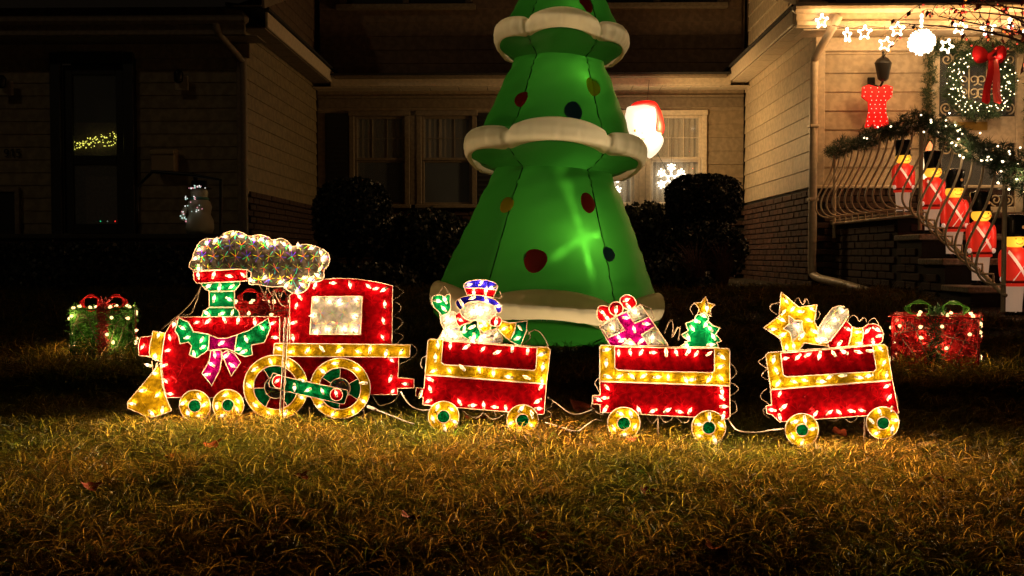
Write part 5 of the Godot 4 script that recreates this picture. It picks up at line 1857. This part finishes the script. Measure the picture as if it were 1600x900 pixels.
		if h[4]:
			# its four lenses throw narrow beams along the cloth
			for an in [[-0.20, 1.1], [1.22, 0.6], [2.96, 1.2], [4.11, 0.7]]:
				var east := Vector3(nrm.z, 0, -nrm.x).normalized()
				var tdir: Vector3 = east * sin(an[0]) + nrm.cross(east) * cos(an[0])
				for bm in [[52.0, 15.0, 0.075], [30.0, 13.0, 0.19], [15.0, 9.0, 0.75]]:
					var sp := SpotLight3D.new()
					sp.name = "beam_light"
					sp.light_color = Color(1, 0.80, 0.40).linear_to_srgb()
					sp.light_energy = bm[2] * an[1]
					sp.spot_angle = bm[1]
					sp.spot_angle_attenuation = 1.0
					sp.light_size = 0.02
					sp.shadow_enabled = true
					sp.spot_range = 5.0
					sp.spot_attenuation = 2.0
					lo.add_child(sp, true)
					var aim := (tdir * cos(deg_to_rad(bm[0])) + nrm * sin(deg_to_rad(bm[0]))).normalized()
					sp.transform = Transform3D(Basis.looking_at(aim, nrm), Vector3.ZERO)

func skin_radius(yy: float, tiers: Array, y: Callable) -> float:
	for t in tiers:
		var pr: Array = t[1]
		for k in pr.size() - 1:
			var a: float = y.call(pr[k][1])
			var b: float = y.call(pr[k + 1][1])
			if yy >= a and yy < b: return lerpf(pr[k][0], pr[k + 1][0], (yy - a) / (b - a))
	return 0.0

# ---------------------------------------------------------------- gift boxes
func gift(label: String, px: float, py: float, d: float, w: float, h: float, dep: float, turn: float, m: Material, band: Material, bow: Material, tall := 1.0) -> void:
	var p := at(px, py, d)
	p.y = gh(p.x, p.z) + 0.012
	var o := thing("lighted_gift_box", label, "gift box light", p, "light up gift boxes on the lawn")
	o.rotation.y = turn
	var g := Geo.new()
	for sx in [-1, 1]:
		for sz in [-1, 1]:
			g.tube(PackedVector3Array([Vector3(sx * w / 2, 0, sz * dep / 2), Vector3(sx * w / 2, h, sz * dep / 2)]), 0.0035, 5)
		for yy in [0.0, h]:
			g.tube(PackedVector3Array([Vector3(sx * w / 2, yy, -dep / 2), Vector3(sx * w / 2, yy, dep / 2)]), 0.0035, 5)
			g.tube(PackedVector3Array([Vector3(-w / 2, yy, sx * dep / 2), Vector3(w / 2, yy, sx * dep / 2)]), 0.0035, 5)
	geo("wire_frame", g, m, o)
	# tinsel netting on each side: many thin foil strips
	var faces := [[Vector3(-w / 2, 0, dep / 2), Vector3(1, 0, 0), w, Vector3(0, 1, 0), h, Vector3(0, 0, 1)], [Vector3(-w / 2, 0, -dep / 2), Vector3(1, 0, 0), w, Vector3(0, 1, 0), h, Vector3(0, 0, -1)], [Vector3(-w / 2, 0, -dep / 2), Vector3(0, 0, 1), dep, Vector3(0, 1, 0), h, Vector3(-1, 0, 0)], [Vector3(w / 2, 0, -dep / 2), Vector3(0, 0, 1), dep, Vector3(0, 1, 0), h, Vector3(1, 0, 0)], [Vector3(-w / 2, h, -dep / 2), Vector3(1, 0, 0), w, Vector3(0, 0, 1), dep, Vector3(0, 1, 0)]]
	for f in faces:
		var net := Geo.new()
		for k in 620:
			var a := R(0, 1)
			var b := R(0, 1)
			var c: Vector3 = f[0] + f[1] * a * f[2] + f[3] * b * f[4] + f[5] * R(-0.004, 0.003)
			var ang := R(-0.5, 0.5) + (PI / 2 if k % 2 else 0.0)
			var along: Vector3 = (f[1] * cos(ang) + f[3] * sin(ang) + f[5] * R(-0.2, 0.2)) * R(0.012, 0.03)
			var side: Vector3 = (along.cross(f[5]).normalized() + f[5] * R(-0.8, 0.8)).normalized() * 0.0011
			var e1: Vector3 = c - along
			var e2: Vector3 = c + along
			# stay inside the face
			net.quad(e1 - side, e2 - side, e2 + side, e1 + side)
		geo("tinsel_side", net, m, o)
		var rib := Geo.new()
		for k in 240:
			var a := 0.5 + R(-0.075, 0.075)
			var b := R(0, 1)
			var c: Vector3 = f[0] + f[1] * a * f[2] + f[3] * b * f[4] + f[5] * R(0.003, 0.010)
			var along: Vector3 = (f[1] * R(-1, 1) + f[3] * R(-1, 1)).normalized() * R(0.008, 0.02)
			var side: Vector3 = (along.cross(f[5]).normalized() + f[5] * R(-0.8, 0.8)).normalized() * 0.0014
			rib.quad(c - along - side, c + along - side, c + along + side, c - along + side)
		geo("tinsel_ribbon", rib, band, o)
	var k2 := 0
	for f in faces:
		if f == faces[1]: continue
		for c in [[0.06, 0.85], [0.30, 0.82], [0.35, 0.58], [0.30, 0.15], [0.07, 0.2], [0.62, 0.86], [0.60, 0.45], [0.9, 0.75], [0.88, 0.18], [0.66, 0.2]]:
			if R(0, 1) < 0.28: continue
			var q2: Vector3 = f[0] + f[1] * (c[0] + R(-0.04, 0.04)) * f[2] + f[3] * (c[1] + R(-0.05, 0.05)) * f[4] + f[5] * 0.006
			var bl := part("light_bulb", mini_mesh, M.mini_warm, o, q2, any_turn().scaled(Vector3.ONE * 1.1))
			if k2 % 2 == 0: lamp(bl, Vector3.ZERO, 0.019, Color(1, 0.6, 0.25), 0.01)
			k2 += 1
	for s in 3:
		var pts := PackedVector3Array()
		for k in 9:
			var t := k / 8.0
			pts.append(Vector3(lerpf(-w / 2, w / 2, fposmod(t + s * 0.37, 1.0)) * 0.95, h * (0.5 + 0.42 * sin(t * 9.0 + s * 2.0)), dep / 2 + 0.006))
		var cg := Geo.new()
		cg.tube(smooth3(pts, 4), 0.0016, 5)
		geo("light_cord", cg, M.cord, o)
	for s in [-1, 1]:
		var lp := Geo.new()
		for k in 5:
			var ring := PackedVector3Array()
			for j in 18:
				var a := TAU * j / 18
				ring.append(Vector3(s * (w * 0.20 + cos(a) * w * (0.19 - 0.018 * k)), h + (0.028 + sin(a) * (0.026 + 0.004 * k)) * tall, 0.02 * sin(a + k) + (k - 2) * 0.012))
			lp.tube(ring, 0.0022, 5, true)
		geo("bow_loop", lp, bow, o)
	var kn := Geo.new()
	for k in 26:
		var dv := Vector3(R(-1, 1), R(0.1, 1), R(-1, 1)).normalized()
		kn.tube(PackedVector3Array([Vector3(0, h + 0.012, 0), Vector3(0, h + 0.012, 0) + dv * R(0.03, 0.06) * tall]), 0.004, 5)
	geo("bow_knot", kn, band, o)

func make_gifts() -> void:
	var red := mat(0.42, 0.008, 0.012, 0.3, 0.55)
	var green := mat(0.035, 0.15, 0.012, 0.3, 0.5)
	var darkred := mat(0.22, 0.01, 0.012, 0.35, 0.5)
	gift("green tinsel light box with red bow, left of the locomotive", 163, 556, 4.95, 0.285, 0.215, 0.26, 0.35, green, darkred, red)
	gift("wide red tinsel light box with green bow at the right", 1462, 568, 4.75, 0.365, 0.245, 0.34, -0.42, red, mat(0.02, 0.06, 0.02, 0.35, 0.5), green)
	gift("red tinsel light box seen behind the locomotive smokestack", 414, 566, 4.75, 0.32, 0.30, 0.28, 0.25, red, darkred, red)

# ---------------------------------------------------------------- planting
func leafy(label: String, category: String, called: String, c: Vector3, r: Vector3, n: int, size: float, tint: Color, seed_: int, boxy := 2.0) -> void:
	rng.seed = seed_
	var base := Vector3(c.x, gh(c.x, c.z), c.z)
	var o := thing(called, label, category, base)
	var g := Geo.new()
	g.use_c = true
	g.col = Color.WHITE
	g.quad(Vector3(-0.5, 0, 0), Vector3(0, 0.05, 0.5), Vector3(0.5, 0, 0), Vector3(0, 0.05, -0.5))
	var leaf := g.mesh()
	var places := []
	var tints := []
	var nz := FastNoiseLite.new()
	nz.seed = seed_; nz.frequency = 1.3
	for k in n:
		var d := Vector3(rng.randfn(), rng.randfn(), rng.randfn()).normalized()
		var s := pow(pow(absf(d.x), boxy) + pow(absf(d.y), boxy) + pow(absf(d.z), boxy), -1.0 / boxy)
		var lump := 1.0 + (0.24 if boxy < 2.5 else 0.09) * nz.get_noise_3d(d.x * 3, d.y * 3, d.z * 3)
		var p := d * s * r * lump * (1.0 - 0.28 * pow(R(0, 1), 2.5))
		places.append(Transform3D(any_turn().scaled(Vector3.ONE * size * R(0.7, 1.3)), p + c - base))
		var v := R(0.5, 1.5)
		tints.append(Color(tint.r * v, tint.g * v, tint.b * v))
	scatter("foliage", leaf, M.leaf, o, places, tints)
	var tr := Geo.new()
	for k in 6:
		var e := Vector3(R(-0.6, 0.6) * r.x, c.y - base.y + R(-0.2, 0.5) * r.y, R(-0.6, 0.6) * r.z)
		tr.tube(smooth3(PackedVector3Array([Vector3(R(-0.05, 0.05), -0.05, R(-0.05, 0.05)), Vector3(e.x * 0.4, e.y * 0.5, e.z * 0.4), e])), 0.014, 6)
	geo("stems", tr, mat(0.03, 0.02, 0.012, 0.9), o)
	var core := Geo.new()
	core.ball(c - base, r * 0.66, 14, 10)
	geo("dark_core", core, M.dark, o)  # plain dark ball filling the inside of the crown

func make_plants() -> void:
	var g1 := Color(0.006, 0.009, 0.004)
	leafy("flat-topped round clipped bush below the right window", "bush", "clipped_bush", at(1099, 314, 10.2), Vector3(0.365, 0.26, 0.36), 9000, 0.03, g1, 61, 3.2)
	leafy("dark round clipped bush beside the left shutter", "bush", "clipped_bush", at(552, 340, 10.3), Vector3(0.40, 0.40, 0.40), 7000, 0.035, g1, 62, 2.6)
	leafy("broad dark shrub below the left windows", "shrub", "low_shrub", at(668, 390, 10.8), Vector3(0.55, 0.42, 0.5), 7000, 0.042, Color(0.020, 0.026, 0.011), 63)
	leafy("leafy shrub right of the inflatable under the court window", "shrub", "low_shrub", at(1010, 380, 11.0), Vector3(0.5, 0.42, 0.5), 7000, 0.042, Color(0.035, 0.036, 0.014), 64)
	leafy("low dark shrub behind the locomotive cab", "shrub", "low_shrub", at(590, 455, 9.0), Vector3(0.42, 0.25, 0.35), 5000, 0.038, Color(0.020, 0.018, 0.010), 65)
	leafy("low dark shrub behind the smoke plume on the left", "shrub", "low_shrub", at(470, 440, 9.4), Vector3(0.45, 0.30, 0.35), 5000, 0.038, g1, 66)
	leafy("low shrub by the right edge of the inflatable", "shrub", "low_shrub", at(1050, 445, 9.2), Vector3(0.35, 0.26, 0.35), 4500, 0.036, Color(0.025, 0.024, 0.012), 67)
	leafy("dark shrub below the flat-topped bush by the brick wall", "shrub", "low_shrub", at(1102, 392, 9.9), Vector3(0.40, 0.30, 0.3), 6000, 0.036, g1, 69)
	leafy("dark hedge along the left stoop", "hedge", "stoop_hedge", at(120, 440, 8.9), Vector3(1.5, 0.34, 0.35), 9000, 0.04, g1, 68, 3.0)
	# dry ornamental grass by the brick wall
	for s in [[1128, 455, 9.6, "dry reddish grass clump by the brick foundation"], [1085, 462, 9.0, "smaller dry grass clump behind the fir wagon"]]:
		var p := at(s[0], s[1], s[2])
		p.y = gh(p.x, p.z)
		var o := thing("ornamental_grass", s[3], "plant", p, "dry grass clumps by the house")
		var g := Geo.new()
		for k in 150:
			var a := R(0, TAU)
			var h := R(0.25, 0.52)
			var out := R(0.05, 0.3)
			var dir := Vector3(cos(a), 0, sin(a))
			g.tube(PackedVector3Array([dir * 0.04, dir * out * 0.4 + Vector3.UP * h * 0.7, dir * out + Vector3.UP * h * R(0.75, 1.0)]), PackedFloat32Array([0.003, 0.0024, 0.0008]), 3)
		geo("blades", g, mat(0.075, 0.03, 0.016, 0.8), o)

func make_red_tree() -> void:
	# small tree just outside the frame on the right whose twigs hang into it
	var root := Vector3(4.5, gh(4.5, -7.6), -7.6)
	var o := thing("small_tree", "small bare tree with dark red leaves and red lights at upper right", "tree", root)
	rng.seed = 21
	var bark := mat(0.022, 0.012, 0.008, 0.9)
	var g := Geo.new()
	g.tube(smooth3(PackedVector3Array([Vector3(0, -0.1, 0), Vector3(0.03, 0.7, 0.02), Vector3(-0.02, 1.4, -0.02), Vector3(0.02, 1.9, 0.0)])), PackedFloat32Array([0.085, 0.08, 0.077, 0.074, 0.07, 0.068, 0.065, 0.062, 0.06, 0.057, 0.055, 0.052, 0.05, 0.047, 0.044, 0.04]), 9)
	geo("trunk", g, bark, o)
	var leaves := []
	var lamps_at := []
	for k in 17:
		var a := -PI + R(-0.9, 0.9) if k < 13 else R(-1.2, 1.2)
		var start := Vector3(0, R(1.5, 1.95), 0)
		var reach := R(0.7, 1.85)
		var e := start + Vector3(cos(a) * reach, R(0.42, 0.72), sin(a) * reach * 0.5)
		var midp := start.lerp(e, 0.5) + Vector3(R(-0.1, 0.1), R(0.05, 0.2), R(-0.1, 0.1))
		var lim := smooth3(PackedVector3Array([start, midp, e]), 5)
		var br := Geo.new()
		var rad := PackedFloat32Array()
		for j in lim.size(): rad.append(lerpf(0.014, 0.003, j / (lim.size() - 1.0)))
		br.tube(lim, rad, 6)
		for j in 9:
			var f := lim[int(R(3, lim.size() - 0.01))]
			var tip := f + Vector3(R(-0.28, 0.22), R(-0.30, 0.14), R(-0.15, 0.15))
			br.tube(smooth3(PackedVector3Array([f, f.lerp(tip, 0.5) + Vector3(0, R(0, 0.05), 0), tip]), 3), 0.0026, 5)
			for m in 3:
				var lp := f.lerp(tip, R(0.3, 1.05))
				leaves.append(Transform3D(any_turn().scaled(Vector3.ONE * R(0.7, 1.4)), lp))
			for m in 2: lamps_at.append(f.lerp(tip, R(0.2, 1.0)) + Vector3(0, -0.01, 0.02))
		geo("branch", br, bark, o)
	var lf := Geo.new()
	lf.use_c = true
	lf.quad(Vector3(-0.012, 0, 0), Vector3(0, 0.006, 0.03), Vector3(0.012, 0, 0), Vector3(0, 0.006, -0.02))
	scatter("leaves", lf.mesh(), mat(0.05, 0.008, 0.008, 0.6), o, leaves)
	for k in lamps_at.size():
		var b := part("light_bulb", mini_mesh, M.mini_red if k % 4 else M.mini_orange, o, lamps_at[k], any_turn().scaled(Vector3.ONE * 0.9))
		if k % 6 == 0: lamp(b, Vector3.ZERO, 0.004, Color(1, 0.10, 0.03), 0.01)

# ---------------------------------------------------------------- left porch things
func make_left_porch() -> void:
	var p := at(312, 366, 9.6)
	p.y = 0.20 + EYE
	var o := thing("snowman_figure", "dim plastic snowman with a black hat on the left stoop", "snowman figure", p)
	var g := Geo.new()
	g.lathe([Vector2(0, 0.0), Vector2(0.115, 0.004), Vector2(0.135, 0.06), Vector2(0.132, 0.13), Vector2(0.105, 0.19), Vector2(0.108, 0.22), Vector2(0.118, 0.265), Vector2(0.10, 0.315), Vector2(0.07, 0.34), Vector2(0.078, 0.37), Vector2(0.082, 0.40), Vector2(0.07, 0.44), Vector2(0, 0.46)], 22)
	geo("snow_body", g, mat(0.42, 0.40, 0.30, 0.5), o)
	g = Geo.new()
	g.lathe([Vector2(0, 0.435), Vector2(0.115, 0.437), Vector2(0.115, 0.447), Vector2(0.075, 0.45), Vector2(0.073, 0.515), Vector2(0, 0.52)], 20)
	geo("hat", g, M.hat, o)
	g = Geo.new()
	g.tube(smooth3(PackedVector3Array([Vector3(-0.09, 0.27, 0.05), Vector3(-0.12, 0.21, 0.10), Vector3(-0.13, 0.13, 0.11)])), 0.026, 8)
	geo("arm", g, mat(0.42, 0.40, 0.30, 0.5), o)
	g = Geo.new()
	g.lathe([Vector2(0.07, 0.325), Vector2(0.092, 0.335), Vector2(0.092, 0.35), Vector2(0.072, 0.36)], 18)
	geo("scarf", g, mat(0.05, 0.2, 0.16, 0.4), o)
	rng.seed = 3
	var tints := [glow(0.55, 0.8, 0.7, 1.0), glow(0.9, 0.35, 0.4, 0.9), glow(0.8, 0.8, 0.75, 1.3)]  # glowing colours that stand for glints on its shiny bits
	for k in 46:
		var a := R(0, 1)
		var s := Vector3(R(-0.10, 0.07), 0.31 + R(-0.10, 0.06), 0.125) if a < 0.45 else Vector3(R(-0.14, -0.08), R(0.12, 0.22), 0.14) if a < 0.7 else Vector3(R(-0.07, 0.1), R(0.43, 0.46), 0.12)
		part("glint_dot", mini_mesh, tints[int(R(0, 2.99))], o, s, any_turn().scaled(Vector3.ONE * R(0.5, 1.0)))
	# crow perched on the hat
	g = Geo.new()
	g.ball(Vector3(-0.03, 0.545, 0), Vector3(0.03, 0.025, 0.02), 10, 7, Basis(Vector3.FORWARD, -0.6))
	g.ball(Vector3(-0.06, 0.585, 0), Vector3(0.016, 0.016, 0.014), 8, 6)
	g.tube(PackedVector3Array([Vector3(-0.066, 0.588, 0), Vector3(-0.092, 0.60, 0)]), PackedFloat32Array([0.006, 0.001]), 6)
	geo("bird_ornament", g, M.black, o)
	# mailbox on the wall
	var mb := thing("mailbox", "tan box mailbox fixed to the siding above the snowman", "mailbox", at(259, 270, 10.42))
	g = Geo.new()
	g.cbox(Vector3(0, 0.115, 0.02), Vector3(0.25, 0.22, 0.13), 0.012)
	geo("box_body", g, mat(0.30, 0.22, 0.12, 0.5), mb)
	g = Geo.new()
	g.cbox(Vector3(0, 0.215, 0.035), Vector3(0.262, 0.05, 0.15), 0.012, Basis(Vector3.RIGHT, 0.18))
	geo("lid", g, mat(0.34, 0.26, 0.15, 0.5), mb)
	# unlit wall lamps either side of the door
	for w in [[283, 125, "small unlit wall lamp right of the dark side door"], [8, 133, "small unlit wall lamp at the left edge of the siding"]]:
		var l := thing("wall_lamp", w[2], "wall lamp", at(w[0], w[1], 10.4), "unlit lamps beside the side door")
		g = Geo.new()
		g.cbox(Vector3(0, -0.03, -0.02), Vector3(0.14, 0.15, 0.03), 0.006)
		geo("back_plate", g, mat(0.30, 0.25, 0.17, 0.6), l)
		g = Geo.new()
		g.lathe([Vector2(0.02, -0.04), Vector2(0.045, -0.02), Vector2(0.05, 0.06), Vector2(0.03, 0.09), Vector2(0, 0.10)], 8, Vector3(-0.01, 0, 0.05))
		geo("lamp_head", g, M.black_iron, l)
	# added dots behind the door glass, standing for reflections from across the street
	var gl := thing("glass_reflections", "cluster of tiny yellow lights standing for reflections in the dark side door glass", "string lights", at(155, 222, 10.62))
	rng.seed = 15
	for k in 105:
		var t := R(0, 1)
		var px := lerpf(110, 200, t)
		var py := 228 - 16 * t + R(-11, 12) * (0.5 + 0.6 * t)
		part("light_bulb", mini_mesh, M.mini_yellow, gl, at(px, py, 10.61) - gl.position, any_turn().scaled(Vector3.ONE * R(0.5, 0.9)))
	g = Geo.new()
	var line := PackedVector3Array()
	for k in 12: line.append(at(lerpf(108, 200, k / 11.0), 228 - 16 * k / 11.0 + 3 * sin(k * 2.0), 10.62) - gl.position)
	g.tube(line, 0.006, 5)
	geo("garland_stem", g, M.needle, gl)  # stem made up along with the added dots
	lamp(gl, Vector3(0, 0, 0.06), 0.002, Color(1, 0.9, 0.2), 0.03)
	var wn := thing("taillight_reflections", "few tiny red and green lights standing for tail light reflections in the side door glass", "string lights", at(167, 353, 10.60))  # added lights in place of car tail lights mirrored in the pane
	for w in [[157, 346, 1], [180, 346, 0], [155, 357, 0], [183, 355, 0], [168, 346, 2]]:
		part("light_bulb", mini_mesh, M.mini_red if w[2] == 0 else glow(0.02, 0.8, 0.3, 0.7) if w[2] == 1 else glow(0.4, 0.5, 0.4, 0.3), wn, at(w[0], w[1], 10.60) - wn.position, Basis.IDENTITY.scaled(Vector3.ONE * 0.9))

func make_cords() -> void:
	var specs := [["pale plugged power cord lying on the grass behind the locomotive wheel", [[578, 637, 3.42], [595, 643, 3.36], [615, 651, 3.3], [635, 659, 3.25], [647, 662, 3.22]], true],
		["thin power cord sagging from the locomotive coupling to the snowman wagon", [[626, 612, 3.5], [634, 625, 3.45], [645, 636, 3.42], [660, 641, 3.4], [672, 640, 3.37]], false],
		["power cord sagging between the snowman and gift wagons", [[856, 620, 3.38], [872, 632, 3.36], [890, 645, 3.34], [905, 647, 3.33], [926, 640, 3.3]], false],
		["power cord lying on the grass between the snowman and gift wagons", [[852, 660, 3.33], [875, 667, 3.28], [900, 674, 3.22], [915, 665, 3.26], [930, 656, 3.3], [942, 658, 3.3]], false],
		["power cord lying on the grass between the gift and star wagons", [[1138, 655, 3.3], [1152, 672, 3.22], [1180, 676, 3.2], [1205, 672, 3.22], [1225, 670, 3.27]], false],
		["thin cord on the lawn right of the red gift box", [[1530, 510, 5.6], [1560, 513, 5.6], [1605, 516, 5.6]], false]]
	for s in specs:
		var pts := PackedVector3Array()
		var b := at(s[1][0][0], s[1][0][1], s[1][0][2])
		for p in s[1]: pts.append(at(p[0], p[1], p[2]) - b)
		var o := thing("power_cord", s[0], "cord", b)
		cord(pts, o, 0.0022, "cord_wire")
		if s[2]:
			var g := Geo.new()
			g.tube(PackedVector3Array([Vector3(-0.006, 0.003, 0), pts[1] * 0.55]), 0.006, 8)
			geo("plug", g, M.cord, o)

# ---------------------------------------------------------------- build
func _ready() -> void:
	rng.seed = 1
	# camera: level ground, tipped down a little, a little left of square to the house
	var cam := Camera3D.new()
	cam.name = "camera"
	cam.position = eye
	cam.rotation = Vector3(-atan(51.0 / F), atan(33.0 / F), 0)
	cam.fov = rad_to_deg(2.0 * atan(450.0 / F))
	cam.near = 0.05
	cam.far = 200.0
	add_child(cam)
	cam.current = true
	cam_basis = cam.basis
	# night sky, street glow
	var env := Environment.new()
	var sky := Sky.new()
	var sm := ProceduralSkyMaterial.new()
	sm.sky_top_color = Color(0.010, 0.008, 0.006).linear_to_srgb()
	sm.sky_horizon_color = Color(0.022, 0.014, 0.007).linear_to_srgb()
	sm.ground_bottom_color = Color(0.004, 0.003, 0.002).linear_to_srgb()
	sm.ground_horizon_color = Color(0.012, 0.008, 0.004).linear_to_srgb()
	sky.sky_material = sm
	env.background_mode = Environment.BG_SKY
	env.sky = sky
	env.background_energy_multiplier = 0.20
	env.tonemap_mode = Environment.TONE_MAPPER_LINEAR
	env.tonemap_exposure = 1.0
	env.sdfgi_enabled = true
	env.ssao_enabled = true
	env.ssil_enabled = true
	var we := WorldEnvironment.new()
	we.name = "world_environment"
	we.environment = env
	add_child(we)
	# the far street lamp that barely reaches the house
	var sun := DirectionalLight3D.new()
	sun.name = "street_glow"
	sun.light_energy = 0.019
	sun.light_color = Color(1.0, 0.74, 0.42).linear_to_srgb()
	sun.light_angular_distance = 2.0
	sun.shadow_enabled = true
	sun.rotation = Vector3(-0.62, -0.45, 0)
	add_child(sun)
	materials()
	make_bulbs()
	make_ground()
	make_house()
	make_steps()
	make_railing()
	make_plants()
	make_grass()
	make_inflatable()
	rng.seed = 2
	make_engine()
	make_wagons()
	make_gifts()
	make_soldiers()
	make_garlands()
	make_porch_lights()
	make_santa()
	make_red_tree()
	make_left_porch()
	make_leaves()
	make_cords()
